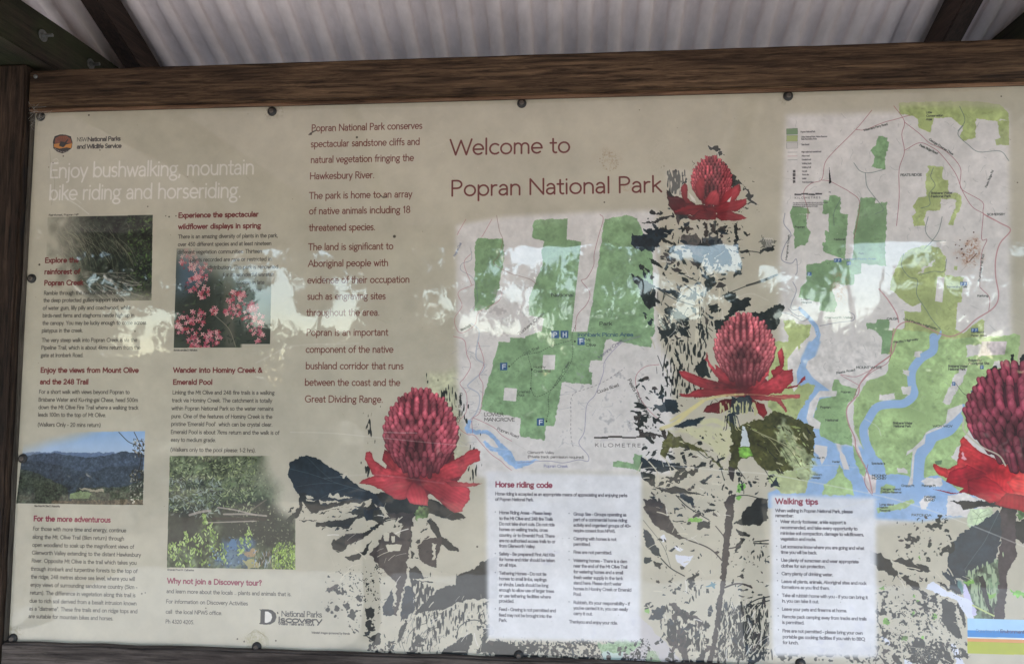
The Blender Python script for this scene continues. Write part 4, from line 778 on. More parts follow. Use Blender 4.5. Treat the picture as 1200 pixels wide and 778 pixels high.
q1 = [(56, 254.5), (179, 252), (177.5, 352), (52, 353)]
def d1():
    fill(q1, C3(44, 48, 40), tex=.22)
    leaves((55, 252, 179, 352), 900, [C3(58, 64, 50), C3(34, 38, 32), C3(80, 86, 68), C3(28, 30, 26)], (6, 20), (.15, .4), alpha=.7)
    leaves((150, 255, 179, 352), 200, [C3(80, 100, 56), C3(52, 68, 42)], (6, 16), (.3, .5))
    for _ in range(120):
        x_, y_ = random.uniform(60, 150), random.uniform(258, 300); L_ = random.uniform(8, 40); a_ = random.uniform(.5, 1.1)
        stroke([(x_, y_), (x_+L_*.5*math.cos(a_), y_+L_*.5*math.sin(a_)), (x_+L_*math.cos(a_+.2), y_+L_*math.sin(a_+.2))], random.uniform(1, 2.2), random.choice([C3(120, 120, 96), C3(150, 144, 122), C3(40, 46, 36)]), .5)
    for _ in range(60):
        x_, y_ = random.uniform(95, 150), random.uniform(318, 345)
        stroke([(x_, y_), (x_+random.uniform(8, 22), y_+random.uniform(-4, 16))], random.uniform(1.5, 5), random.choice([C3(150, 144, 132), C3(110, 106, 96), C3(176, 168, 156)]), .55)
    stroke([(138, 322), (143, 326), (141, 333), (136, 330), (139, 324)], 2.5, C3(50, 48, 44), .8)
framed(q1, d1, lambda u, v, sl: ss(.02, .5, u-.0*v+.12*N20[sl]-.32*ss(.25, .9, v)+.24)*(1-.65*ss(.82, 1.0, v))*(.35+.65*ss(.1, .5, u)))

q2 = [(207, 291), (318.5, 290), (316.5, 407), (203.5, 407.5)]
def d2():
    fill(q2, C3(54, 58, 50), tex=.12, noise=N60)
    fill([(207, 291), (250, 291), (240, 330), (206, 350)], C3(96, 118, 140), .7, soft=20, rag=6); fill([(240, 300), (318, 291), (318, 360), (280, 380), (262, 330)], C3(116, 132, 124), .75, soft=22, rag=8)
    fill([(262, 330), (272, 330), (276, 407), (264, 407)], C3(110, 104, 90), .5, soft=6)
    leaves((206, 330, 300, 407), 160, [C3(40, 44, 38), C3(66, 78, 54), C3(34, 40, 34)], (8, 26), (.12, .3), alpha=.7)
    stroke([(250, 368), (268, 385), (276, 406)], 2, C3(150, 140, 120), .8)
    cl = [(222, 306, 12), (236, 318, 14), (230, 334, 13), (240, 344, 8), (222, 296, 7), (216, 378, 14), (232, 372, 12), (240, 398, 16), (226, 400, 10), (250, 395, 10), (275, 350, 10), (272, 362, 12), (290, 366, 12), (300, 378, 13), (296, 360, 7), (303, 394, 8), (251, 364, 5), (281, 344, 8), (206, 384, 8)]
    for x_, y_, r_ in cl:
        for _ in range(int(r_*1.1)):
            a_, d_ = random.uniform(0, 6.28), r_*math.sqrt(random.random()); fx, fy = cv((x_+d_*math.cos(a_), y_+d_*math.sin(a_)))
            leaf(fx, fy, random.uniform(6, 12), random.uniform(4, 7), random.uniform(0, 6), random.choice([C3(128, 56, 72), C3(150, 74, 84), C3(104, 50, 60)]), .8)
        for _ in range(int(r_*1.9)):
            a_, d_ = random.uniform(0, 6.28), r_*math.sqrt(random.random())*.9; fx, fy = cv((x_+d_*math.cos(a_), y_+d_*math.sin(a_)))
            c_ = random.choice([C3(206, 130, 140), C3(222, 156, 160), C3(186, 88, 108), C3(176, 74, 84), C3(228, 176, 172)])
            ph = random.uniform(0, 1.57); L_ = random.uniform(6, 10)
            for k in range(4): leaf(fx+L_*.45*math.cos(ph+k*1.57), fy+L_*.45*math.sin(ph+k*1.57), L_, L_*.42, ph+k*1.57, c_)
            leaf(fx, fy, 3, 2.6, 0, C3(170, 70, 80))
framed(q2, d2, lambda u, v, sl: np.maximum(ss(.0, .38, v-.35*u+.14), ss(.5, .75, v))*(1-.97*ss(.9, .97, v)*ss(.68, .72, u)*(v > .962)))

q3 = [(29, 507), (170, 505), (167.5, 591.5), (19, 589.5)]
def d3():
    sl = keep(q3); Y, X = np.mgrid[sl[0], sl[1]].astype(np.float32); c = cvs(q3); v = ((Y-c[:, 1].min())/np.ptp(c[:, 1]))[..., None]; u = ((X-c[:, 0].min())/np.ptp(c[:, 0]))[..., None]
    ART[sl] = C3(146, 178, 218)*(1-v*1.6)+C3(216, 220, 226)*(v*1.6)
    h = lambda pts, c_, tx: fill(pts, c_, tex=tx, rag=1.2, noise=NB)
    h([(18, 530.5), (60, 529), (100, 530), (130, 529.5), (169, 532), (169, 560), (18, 560)], C3(104, 122, 152), .03)
    h([(18, 536), (45, 531), (60, 530.5), (80, 533), (100, 535.5), (118, 534), (136, 531), (145, 528.5), (158, 529.5), (168, 532), (168, 592), (18, 592)], C3(64, 74, 88), .12)
    h([(18, 540), (40, 539), (70, 545), (90, 551), (110, 553), (128, 546), (150, 546), (168, 545), (168, 592), (18, 592)], C3(52, 60, 68), .16)
    h([(18, 549), (40, 552), (60, 562), (78, 571), (82, 592), (18, 592)], C3(58, 64, 52), .2); h([(90, 573), (110, 570), (140, 571), (168, 563), (168, 592), (80, 592)], C3(66, 72, 56), .2)
    h([(82, 579), (90, 575), (108, 577), (104, 583), (82, 584)], C3(112, 130, 88), .08); h([(92, 571), (122, 573), (122, 576), (96, 574)], C3(166, 156, 132), .05); h([(60, 586), (168, 585), (168, 592), (60, 592)], C3(86, 76, 60), .2)
    fill([(18, 536), (70, 530), (168, 533), (168, 570), (90, 568), (18, 552)], C3(104, 118, 144), .2, soft=14)
    for p in ([(139, 506), (150, 517), (160, 522), (166, 532)], [(157, 506), (162, 516), (165, 523)], [(166, 530), (164, 545), (158, 560)]): stroke(p, 2.4, C3(44, 40, 38))
    leaves((156, 514, 170, 535), 60, [C3(52, 50, 46), C3(190, 188, 180), C3(70, 62, 56)], (5, 12), (.3, .6)); leaves((152, 550, 170, 582), 130, [C3(46, 46, 40), C3(60, 58, 48), C3(160, 156, 140)], (6, 14), (.3, .6)); leaves((152, 583, 162, 590), 12, [C3(230, 220, 200)], (4, 8), (.4, .6))
framed(q3, d3, lambda u, v, sl: ss(.0, .35, u+1.4*v-.1-.25)*.15+ss(.05, .55, u*1.1+2.2*v-.35+.03*N60[sl])*.85)

q4 = [(199, 534), (346, 534), (346, 667), (195.5, 664.5)]
def d4():
    fill(q4, C3(84, 92, 70), tex=.22); 
    fill([(255, 590), (300, 580), (346, 600), (340, 640), (260, 640)], C3(46, 50, 44), .85, soft=10, rag=8)
    fill([(196, 590), (235, 590), (235, 640), (196, 640)], C3(44, 46, 42), .8, soft=10, rag=8); fill([(250, 535), (346, 535), (346, 580), (300, 575)], C3(132, 140, 112), .6, soft=14, rag=8)
    leaves((196, 534, 300, 600), 900, [C3(96, 110, 74), C3(140, 150, 104), C3(52, 58, 46), C3(166, 174, 134), C3(66, 74, 54)], (7, 18), (.18, .4))
    leaves((196, 560, 260, 605), 260, [C3(150, 160, 150), C3(120, 130, 122), C3(40, 44, 40)], (10, 22), (.14, .25))
    leaves((270, 545, 346, 640), 500, [C3(116, 120, 96), C3(90, 94, 76), C3(150, 154, 124), C3(60, 62, 54)], (4, 10), (.3, .6))
    for p, w_ in (([(222, 603), (236, 599), (246, 598)], 8), ([(255, 594), (275, 597), (300, 603)], 5), ([(262, 602), (290, 602), (312, 604)], 6), ([(240, 612), (300, 610)], 4)): stroke(p, w_, C3(176, 164, 154), .8)
    stroke([(250, 607), (310, 608)], 10, C3(62, 52, 46), .7); stroke([(290, 600), (312, 585)], 4, C3(140, 126, 112), .6)
    fill([(262, 632), (300, 630), (290, 664), (250, 664)], C3(96, 128, 176), .55, soft=5, rag=6); fill([(270, 630), (278, 632), (276, 644), (266, 642)], C3(92, 128, 168), .8, rag=3); fill([(280, 644), (300, 643), (298, 650), (282, 650)], C3(186, 150, 110), .8, rag=3); fill([(284, 655), (300, 655), (306, 664), (290, 664)], C3(190, 178, 120), .8, rag=3)
    leaves((245, 640, 300, 664), 90, [C3(88, 118, 160), C3(126, 154, 186), C3(60, 78, 104)], (4, 10), (.4, .7)); leaves((296, 645, 325, 664), 120, [C3(190, 172, 140), C3(176, 190, 214), C3(120, 104, 80)], (10, 22), (.06, .12), ang=(-2.2, -1.0))
    for bx, by, h_ in ((208, 664, 30), (202, 655, 22), (222, 664, 34), (228, 650, 26), (238, 664, 36), (244, 644, 34), (252, 655, 34), (262, 662, 26), (240, 614, 12), (282, 650, 22), (290, 640, 22), (216, 640, 18)):
        for _ in range(26):
            t_ = random.random(); x_ = bx+random.uniform(-2, 2)+(random.random()-.5)*h_*.3; y_ = by-h_*t_; c = cv((x_, y_)); a_ = -1.57+random.uniform(-.9, .9)
            leaf(c[0], c[1], random.uniform(8, 16), random.uniform(3, 5.5), a_, random.choice([C3(150, 176, 92), C3(172, 196, 112), C3(112, 140, 70), C3(192, 210, 140)]))
    leaves((318, 634, 346, 667), 420, [C3(140, 168, 74), C3(170, 196, 96), C3(96, 124, 52), C3(196, 214, 130)], (6, 13), (.16, .35), ang=(-2.4, -.7), fade=lambda x, y: 1 if (y-634) > (346-x)*.1 and ((x-334)/15)**2+((y-655)/20)**2 < 1.2 else 0)
framed(q4, d4, lambda u, v, sl: 1-ss(.0, .34, u-.58-.30*ss(.2, .7, v)-.18*ss(.5, .9, v)+.06*N60[sl]))

# ================= the waratah flowers
def dome(cx, cy, rw, rh, n_rows, cd, cm, cl, tilt=0.0, shade=0.0, bead=1.0):
    """a dome of tight florets: rows from the crown down, each bead overlapping the one above"""
    a = np.array(cv((cx, cy))); kx = abs(cv((cx+1, cy))[0]-a[0]); ky = abs(cv((cx, cy+1))[1]-a[1])
    out = []
    for t in np.linspace(0, 2*math.pi, 50, endpoint=False):
        xx = math.cos(t); yy = math.sin(t); sq = 1-.16*max(0, -yy)**1.5+(.0 if yy < 0 else -.18*yy*yy)
        out.append((a[0]+rw*kx*xx*sq+tilt*yy*rh*ky, a[1]+rh*ky*yy))
    fill(out, cd, canvas=True, rag=1.2)
    for r in range(n_rows):
        v = -1+2.0*(r+.35)/n_rows                               # -1 crown, +1 foot
        half = math.sqrt(max(0, 1-v*v))*(1-.16*max(0, -v)**1.5-(.18*v*v if v > 0 else 0))
        n = max(1, int(9.5*half*bead+2))
        for k in range(n+1):
            s = (k+(.5 if r % 2 else 0))/n*2-1
            if abs(s) > 1: continue
            th = s*1.35; px = math.sin(th)/math.sin(1.35)*half*.97
            fs = .45+.55*math.cos(th*.95)
            x_ = a[0]+px*rw*kx+tilt*v*rh*ky+random.uniform(-1, 1); y_ = a[1]+v*rh*ky+random.uniform(-1.5, 1.5)
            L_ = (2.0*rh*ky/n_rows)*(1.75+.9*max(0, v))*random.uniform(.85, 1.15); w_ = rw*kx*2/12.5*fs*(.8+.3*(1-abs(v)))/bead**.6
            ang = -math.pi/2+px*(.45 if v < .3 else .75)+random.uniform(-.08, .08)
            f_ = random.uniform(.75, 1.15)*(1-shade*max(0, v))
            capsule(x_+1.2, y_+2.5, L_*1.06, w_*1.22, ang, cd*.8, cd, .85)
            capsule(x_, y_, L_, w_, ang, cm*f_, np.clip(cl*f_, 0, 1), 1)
            tip = (x_+math.cos(ang)*L_*.32, y_+math.sin(ang)*L_*.32)
            leaf(tip[0], tip[1], w_*1.1, w_*.55, ang+.3, np.clip(cl*1.1*f_, 0, 1), .5)
_dome = dome
def dome(cx, cy, rw, rh, *a, **k):
    _dome(cx, cy, rw, rh, *a, **k)
    c = cv((cx, cy)); kx = 2.9*rw; ky = 2.9*rh; x0, x1, y0, y1 = int(max(0, c[0]-kx*1.2)), int(min(CW, c[0]+kx*1.2)), int(c[1]-ky*1.15), int(min(CH, c[1]+ky*1.15))
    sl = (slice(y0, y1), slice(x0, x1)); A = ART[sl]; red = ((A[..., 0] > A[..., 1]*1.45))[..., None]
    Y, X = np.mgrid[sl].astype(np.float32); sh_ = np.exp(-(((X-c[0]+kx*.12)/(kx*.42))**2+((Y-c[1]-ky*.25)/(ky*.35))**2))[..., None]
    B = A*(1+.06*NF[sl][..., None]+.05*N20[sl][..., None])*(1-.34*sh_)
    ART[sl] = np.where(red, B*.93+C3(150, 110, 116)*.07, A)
def petal(pts, c0, c1, edge=None, tex=.05, fold=None, axis=None):
    """a bract: c0 at its foot to c1 at its tip, with streaks along it"""
    mk = mask(pts, rag=1.0)
    if mk is None: return
    m, sl = mk; p = cvs(pts); foot = cvs([axis[0]])[0] if axis else p[0]; tip = cvs([axis[1]])[0] if axis else p[len(p)//2]
    d = tip-foot; L2 = (d**2).sum(); Y, X = np.mgrid[sl].astype(np.float32)
    t = np.clip(((X-foot[0])*d[0]+(Y-foot[1])*d[1])/L2, 0, 1)[..., None]; s = ((X-foot[0])*-d[1]+(Y-foot[1])*d[0])/math.sqrt(L2)
    st = np.sin(s*.55+N20[sl]*1.6)[..., None]*.035+N8[sl][..., None]*tex*.6+N60[sl][..., None]*.07
    c = (c0*(1-t)+c1*t)*(1+st); e = blur1(m, 5)[..., None]; c = c*(.80+.20*np.clip(e*2-1, 0, 1)); paint((m, sl), np.clip(c, 0, 1))
    if fold: stroke(fold, 2.2, (c0*.6), .6)
RD_, RM, RL, RX = C3(96, 24, 32), C3(156, 46, 54), C3(190, 70, 78), C3(216, 112, 108)
# left flower
fill([(455, 530), (530, 528), (540, 560), (500, 580), (450, 565)], C3(110, 40, 48), rag=2)
fill(Z(5.188, 780, 350, [(330, 470), (600, 470), (640, 570), (480, 600), (300, 570)]), C3(110, 40, 46), rag=2)
W1 = lambda p: Z(4.325, 420, 440, p)
fill(W1([(130, 380), (480, 380), (440, 470), (300, 520), (200, 500)]), C3(96, 44, 54), rag=2)
petal(W1([(280, 520), (230, 480), (140, 470), (80, 430), (60, 385), (38, 385), (33, 420), (60, 480), (70, 500), (120, 530), (200, 530)]), RM*.9, RL, axis=(W1([(280, 500)])[0], W1([(40, 400)])[0]))
petal(W1([(130, 370), (180, 400), (240, 470), (260, 520), (180, 480), (120, 430)]), RM*.8, RL*.95)
petal(W1([(300, 480), (400, 470), (480, 430), (560, 380), (600, 368), (620, 385), (615, 430), (560, 455), (520, 510), (440, 530), (330, 520)]), RM, RL*1.03, axis=(W1([(320, 510)])[0], W1([(620, 390)])[0]))
petal(W1([(290, 510), (200, 500), (80, 510), (20, 525), (0, 545), (60, 555), (120, 580), (200, 630), (240, 625), (255, 570)]), RM*.92, RL*1.02, axis=(W1([(300, 510)])[0], W1([(60, 560)])[0]))
petal(W1([(300, 500), (400, 510), (500, 535), (560, 570), (565, 620), (540, 650), (520, 690), (480, 690), (440, 660), (380, 610), (320, 560)]), RM, RL*1.05, axis=(W1([(310, 510)])[0], W1([(540, 640)])[0]))
petal(W1([(430, 530), (520, 540), (600, 545), (625, 543), (590, 560), (530, 565), (470, 560)]), RL*.8, RX*.95)
petal(W1([(275, 540), (330, 560), (355, 620), (350, 660), (310, 655), (260, 645), (240, 610), (250, 570)]), RM*.9, RL*1.06, axis=(W1([(290, 530)])[0], W1([(310, 655)])[0]))
fill(W1([(255, 470), (330, 470), (320, 540), (280, 550)]), C3(80, 26, 36), .55, soft=8, rag=4)
fill(W1([(300, 660), (350, 670), (350, 720), (290, 735), (280, 700)]), C3(110, 134, 84), rag=3, tex=.2)
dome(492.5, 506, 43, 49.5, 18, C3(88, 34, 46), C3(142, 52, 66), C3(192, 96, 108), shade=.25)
for y_ in (0,): pass
# upper flower
petal(A4([(110, 400), (130, 440), (200, 450), (300, 490), (330, 540), (250, 570), (170, 560), (130, 500)]), C3(96, 20, 28), C3(70, 22, 28), axis=(A4([(330, 520)])[0], A4([(120, 420)])[0]))
petal(A4([(180, 540), (260, 500), (380, 500), (400, 560), (250, 570)]), RM*.7, RM*.9); 
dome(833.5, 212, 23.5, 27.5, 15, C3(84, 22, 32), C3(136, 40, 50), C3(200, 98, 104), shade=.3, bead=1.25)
petal(A4([(290, 500), (250, 450), (255, 370), (235, 360), (210, 390), (215, 450), (240, 490)]), RM*.85, RL*.85)
petal(A4([(590, 360), (580, 400), (500, 450), (440, 500), (470, 520), (560, 470), (600, 410)]), RM*.9, RL*.9)
petal(A4([(350, 480), (310, 440), (300, 380), (330, 330), (355, 320), (365, 360), (360, 430)]), RM*.85, RL*.95)
petal(A4([(370, 500), (360, 470), (400, 420), (440, 400), (460, 440), (460, 500)]), RM, RL)
petal(A4([(450, 510), (480, 440), (540, 390), (585, 365), (590, 430), (540, 500)]), RM*.9, RL*.95, axis=(A4([(450, 510)])[0], A4([(590, 370)])[0]))
fill(A4([(260, 420), (300, 460), (310, 488), (280, 470)]), PALE); fill(A4([(490, 500), (540, 445), (530, 480)]), PALE)
petal(A4([(400, 520), (500, 480), (640, 460), (630, 500), (580, 540), (450, 560)]), RM*.8, RL*.95, axis=(A4([(420, 530)])[0], A4([(640, 470)])[0]))
petal(A4([(420, 570), (520, 540), (600, 565), (642, 590), (600, 602), (470, 602)]), RM*.8, RL*.95); petal(A4([(300, 570), (250, 575), (265, 596), (440, 600), (440, 520), (350, 510)]), RM*.65, RM*.95)
petal(A4([(380, 540), (290, 530), (180, 550), (160, 545), (260, 500), (350, 500)]), RM*.75, RM); fill(A4([(370, 540), (420, 530), (440, 590), (370, 590)]), C3(80, 24, 30), .7, soft=4, rag=3)
# middle flower
petal(A6([(470, 560), (400, 540), (300, 500), (200, 470), (110, 435), (80, 440), (100, 480), (200, 535), (330, 575)]), RM*.85, RL, axis=(A6([(470, 550)])[0], A6([(90, 440)])[0]))
petal(A6([(470, 570), (350, 550), (200, 545), (130, 580), (80, 575), (100, 598), (250, 595), (400, 590)]), RM*.85, RL*.95, axis=(A6([(470, 570)])[0], A6([(85, 580)])[0]))
petal(A6([(480, 580), (600, 560), (780, 540), (850, 490), (845, 460), (800, 520), (650, 560)]), RM*.8, RL*.9); petal(A6([(480, 570), (620, 500), (700, 430), (770, 430), (775, 500), (700, 570), (560, 590)]), RM*.9, RL*.9, axis=(A6([(480, 570)])[0], A6([(775, 440)])[0]))
petal(A6([(640, 440), (690, 400), (680, 330), (700, 290), (715, 330), (720, 400), (700, 450), (650, 480)]), RM*.9, RL)
petal(A6([(480, 590), (600, 585), (820, 580), (815, 605), (700, 610), (740, 680), (735, 692), (670, 620), (520, 610)]), RL*.75, RX*.9, axis=(A6([(480, 590)])[0], A6([(820, 580)])[0]))
petal(A6([(430, 600), (350, 610), (250, 650), (225, 690), (330, 695), (430, 650)]), RM*.6, RM*.8); petal(A6([(500, 600), (600, 640), (615, 700), (590, 722), (540, 680)]), RM*.7, RM)
petal(A6([(430, 540), (330, 500), (280, 440), (250, 380), (235, 375), (248, 325), (262, 370), (300, 430), (400, 480)]), RM*.9, RL); petal(A6([(480, 560), (520, 500), (600, 430), (640, 400), (625, 460), (560, 540)]), RM*.9, RL*.95)
petal(A6([(440, 540), (370, 520), (300, 470), (300, 400), (360, 440), (430, 490)]), RM*.8, RL*.95)
fill(A6([(400, 590), (520, 590), (525, 690), (440, 700), (380, 690)]), DBLUE, .85, rag=3); speckle(A6([(300, 620), (560, 620), (570, 700), (300, 700)]), .6, C3(190, 186, 140), NV, soft=5)
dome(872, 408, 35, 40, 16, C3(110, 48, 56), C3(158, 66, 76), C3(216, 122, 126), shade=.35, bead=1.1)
fill(A6([(400, 470), (520, 470), (500, 560), (450, 570)]), C3(84, 34, 40), .6, soft=8, rag=5)
# pale yellow arc over the middle flower and down to the left
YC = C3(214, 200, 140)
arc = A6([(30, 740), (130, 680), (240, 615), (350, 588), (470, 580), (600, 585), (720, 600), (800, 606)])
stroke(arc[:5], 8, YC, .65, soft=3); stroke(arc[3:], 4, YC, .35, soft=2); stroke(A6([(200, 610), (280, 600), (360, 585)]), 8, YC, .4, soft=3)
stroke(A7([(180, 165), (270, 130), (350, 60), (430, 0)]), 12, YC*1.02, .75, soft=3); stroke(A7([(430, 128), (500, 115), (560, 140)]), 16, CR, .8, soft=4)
# right flower
W4 = r6
petal(W4([(680, 560), (640, 530), (560, 490), (500, 430), (488, 440), (480, 500), (470, 560), (430, 580), (365, 558), (358, 565), (390, 610), (440, 625), (500, 640), (560, 650), (650, 600)]), C3(178, 30, 44), C3(214, 66, 68), axis=(W4([(690, 570)])[0], W4([(470, 470)])[0]))
fill(W4([(488, 505), (500, 500), (512, 535), (498, 540)]), C3(232, 168, 176), rag=2.5)
petal(W4([(700, 640), (600, 600), (520, 560), (440, 590), (420, 640), (500, 670), (480, 690), (360, 672), (440, 692), (520, 690), (560, 650), (650, 660)]), C3(140, 22, 38), C3(178, 34, 48))
petal(W4([(690, 560), (660, 560), (560, 640), (575, 690), (660, 740), (760, 720), (800, 640), (780, 560)]), C3(196, 40, 48), C3(204, 48, 54)); petal(W4([(520, 630), (600, 610), (650, 640), (700, 690), (690, 720), (620, 735), (520, 690)]), C3(150, 24, 38), C3(196, 44, 52))
petal(W4([(700, 640), (760, 590), (860, 560), (900, 720), (820, 720), (740, 700)]), C3(214, 66, 64), C3(226, 88, 80))
petal(W4([(780, 700), (700, 690), (640, 740), (780, 778), (900, 760), (900, 700)]), C3(150, 24, 34), C3(186, 34, 44))
fill(W4([(535, 590), (650, 540), (690, 560), (620, 610)]), C3(130, 24, 38), .5, soft=8, rag=4)
dome(1201, 487, 70, 60, 13, C3(66, 22, 36), C3(116, 38, 56), C3(172, 78, 96), tilt=.08, shade=.2, bead=1.25)
stroke([(1129, 491), (1130, 505), (1150, 523), (1170, 533), (1178, 545)], 5, BEIGE*1.05, .9)

# ================= the white notices
NW = C3(226, 223, 226)
fill([(569, 552), (752, 556), (750, 752), (571, 748)], NW, .93, soft=6, tex=.006)
fill([(903, 580), (1026, 583), (1028, 770), (905, 768)], NW, .95, soft=6, tex=.006)
for k in range(26):
    x_, y_ = random.choice([(random.uniform(640, 748), random.uniform(640, 745)), (random.uniform(950, 1025), random.uniform(680, 765))]); a_ = random.uniform(0, 3)
    fill([(x_, y_), (x_+9*math.cos(a_), y_+9*math.sin(a_)), (x_+12*math.cos(a_+.6), y_+12*math.sin(a_+.6))], C3(196, 194, 210), .35, soft=4, rag=4)

# ================= lettering
HS = C3(132, 36, 60)
text('Welcome to', 527.5, 181.6, 669, 11.8, TITLE, .17, track=.06); text('Popran National Park', 528, 229.6, 776, 11.8, TITLE, .17, track=.06, yend=224.6)
text('Enjoy bushwalking, mountain', 58, 208.3, 298, 11.2, PALE, .17, track=.04, yend=203.8); text('bike riding and horseriding.', 57, 234.2, 283, 11.2, PALE, .17, track=.04, yend=231)
def para(rows, xh, col, wt): 
    for s, x0, y, x1 in rows: text(s, x0, y, x1, xh, col, wt, track=.12 if wt > .3 else .09)
para([('Popran National Park conserves', 365, 154, 495), ('spectacular sandstone cliffs and', 364, 172.5, 492), ('natural vegetation fringing the', 364, 191, 485), ('Hawkesbury River.', 363, 210, 439), ('The park is home to an array', 362, 233, 483), ('of native animals including 18', 362, 251, 481), ('threatened species.', 362, 270.5, 440), ('The land is significant to', 361, 293, 461), ('Aboriginal people with', 361, 312.3, 455), ('evidence of their occupation', 360, 331.8, 480), ('such as engraving sites', 360, 350.8, 452), ('throughout the area.', 359, 369.8, 445), ('Popran is an important', 359, 393, 455), ('component of the native', 358, 412.8, 461), ('bushland corridor that runs', 358, 432, 473), ('between the coast and the', 357, 451.3, 469), ('Great Dividing Range.', 357, 470.8, 449)], 5.0, BODY, .2)
hd = [('Explore the', 52.7, 307.6, 92.3), ('rainforest of', 52, 321, 93.8), ('Popran Creek', 51.8, 334, 97.7), ('Enjoy the views from Mount Olive', 47.5, 436, 162.5), ('and the 248 Trail', 46.8, 449.6, 103.7), ('For the more adventurous', 39.4, 609.8, 129.7),
      ('Experience the spectacular', 209, 255, 303), ('wildflower displays in spring', 208.8, 268.2, 305.8), ('Wander into Hominy Creek &', 203, 436, 307.7), ('Emerald Pool', 202.7, 450, 249), ('Why not join a Discovery tour?', 196, 682.6, 306.8)]
para(hd[:5]+hd[6:10], 3.6, HEAD, .34); para([hd[5], hd[10]], 3.8, HS, .34)
para([('Ramble through the rainforest where', 51.3, 345.3, 135.3), ('the deep protected gullies support stands', 50.8, 353.8, 145.5), ('of water gum, lilly pilly and coachwood, while', 50, 362.8, 152.9), ('birds-nest ferns and staghorns nestle high up in', 49.8, 371.6, 157.3), ('the canopy. You may be lucky enough to come across', 49.6, 380.4, 171.4), ('platypus in the creek.', 48.8, 389.2, 97.2), ('The very steep walk into Popran Creek is via the', 48.8, 400.4, 160.7), ('Pipeline Trail, which is about 4kms return from the', 48.3, 409.2, 164.6), ('gate at Ironbark Road.', 47.6, 418, 97.7),
      ('For a short walk with views beyond Popran to', 45.6, 460.8, 151.9), ('Brisbane Water and Ku-ring-gai Chase, head 500m', 45, 470, 161.6), ('down the Mt Olive Fire Trail where a walking track', 44.9, 478.8, 162), ('leads 100m to the top of Mt Olive.', 44.4, 487.6, 124.3), ('(Walkers Only - 20 mins return)', 44, 499.2, 118),
      ('For those with more time and energy, continue', 38.4, 621, 147.8), ('along the Mt. Olive Trail (8km return) through', 38, 630.4, 145.4), ('open woodland to soak up the magnificent views of', 37.7, 639.8, 157), ('Glenworth Valley extending to the distant Hawkesbury', 37.2, 649, 165), ('River. Opposite Mt Olive is the trail which takes you', 37, 658.3, 160), ('through ironbark and turpentine forests to the top of', 36, 667.8, 161), ('the ridge, 248 metres above sea level, where you will', 36, 677, 158), ('enjoy views of surrounding sandstone country (5km -', 35.5, 686.4, 161), ('return). The difference in vegetation along this trail is', 35, 695.8, 158.7), ('due to rich soil derived from a basalt intrusion known', 34.5, 705.2, 160), ('as a "diatreme". These fire trails end on ridge tops and', 34, 714.3, 161), ('are suitable for mountain bikes and horses.', 33.3, 723.3, 132.8)], 2.85, INK, .22)
para([('There is an amazing diversity of plants in the park,', 208.6, 279.4, 325.6), ('over 450 different species and at least nineteen', 208.3, 288.4, 318), ('different vegetation communities. Thirteen', 208, 297.4, 307), ('plants recorded are rare or restricted in', 222.7, 306.4, 318), ('distribution. The park is renowned', 244, 315.3, 326), ('for its wonderful waratah', 261, 324, 321.4), ('blooms in late', 277, 333, 309.7), ('winter.', 292, 341.8, 308),
      ('Linking the Mt Olive and 248 fire trails is a walking', 202, 461.5, 321.6), ('track via Hominy Creek. The catchment is totally', 201.3, 470.7, 318.8), ('within Popran National Park so the water remains', 201, 480, 320.5), ('pure. One of the features of Hominy Creek is the', 200.7, 489.3, 319), ("pristine 'Emerald Pool'  which can be crystal clear.", 200.4, 498.4, 319.3), ('Emerald Pool is about 7kms return and the walk is of', 200, 507.8, 327.3), ('easy to medium grade.', 200, 516.9, 253), ('(Walkers only to the pool please: 1-2 hrs).', 199.4, 528.4, 299.7),
      ('and learn more about the locals .. plants and animals that is.', 195, 694, 341.6), ('For information on Discovery Activities', 194.5, 706, 290.5), ('call  the local NPWS office.', 194, 718, 260.4), ('Ph 4320 4205.', 193.9, 729.6, 227.5)], 2.85, INK, .22)
text('Rainforest, Popran NP', 57, 253, 92, 1.3, INK, .3); text('Boronia serrulata D. Nicholson', 203.5, 411, 231, 1.3, INK, .3); text('View from Mt Olive D. Nosworthy', 40, 593.2, 70, 1.3, INK, .3); text('Emerald Pool M. Catherine', 196, 667.8, 227, 1.3, INK, .3); text('Waratah images sponsored by friends', 365, 741.5, 409.7, 1.5, INK, .3)
text('NSW', 90, 165.8, 101.5, 3.0, INK, .18); text('National Parks', 102.5, 165.6, 141, 3.0, INK, .36); text('and Wildlife Service', 90, 174.2, 142, 3.0, INK, .36)
# the badge
fill([(62, 166), (64, 160), (70, 158), (76, 158), (83, 160), (85, 167), (84, 174), (79, 178), (73, 180), (67, 178), (62.5, 174)], C3(34, 28, 26)); fill([(63, 169), (70, 168), (78, 169.5), (84.5, 168), (83.5, 174), (78, 173), (70, 174.5), (63.5, 173)], C3(190, 122, 50)); fill([(65, 162), (70, 159.5), (78, 159.5), (83, 163), (84, 168), (64, 168)], C3(128, 66, 40)); fill([(69, 171), (71, 166), (76, 167), (80, 163), (77, 170), (74, 173)], C3(20, 18, 18))
for k in range(8): stroke([(73, 170), (66+k*2.4, 160.5+abs(k-3.5)*.5)], 1, C3(34, 26, 24), .8)
for k in range(7): stroke([(64+k*3.2, 174+math.sin(k*.5)*4), (66+k*3.2, 174.4+math.sin(k*.5+.3)*4)], 1.6, PALE, .8)
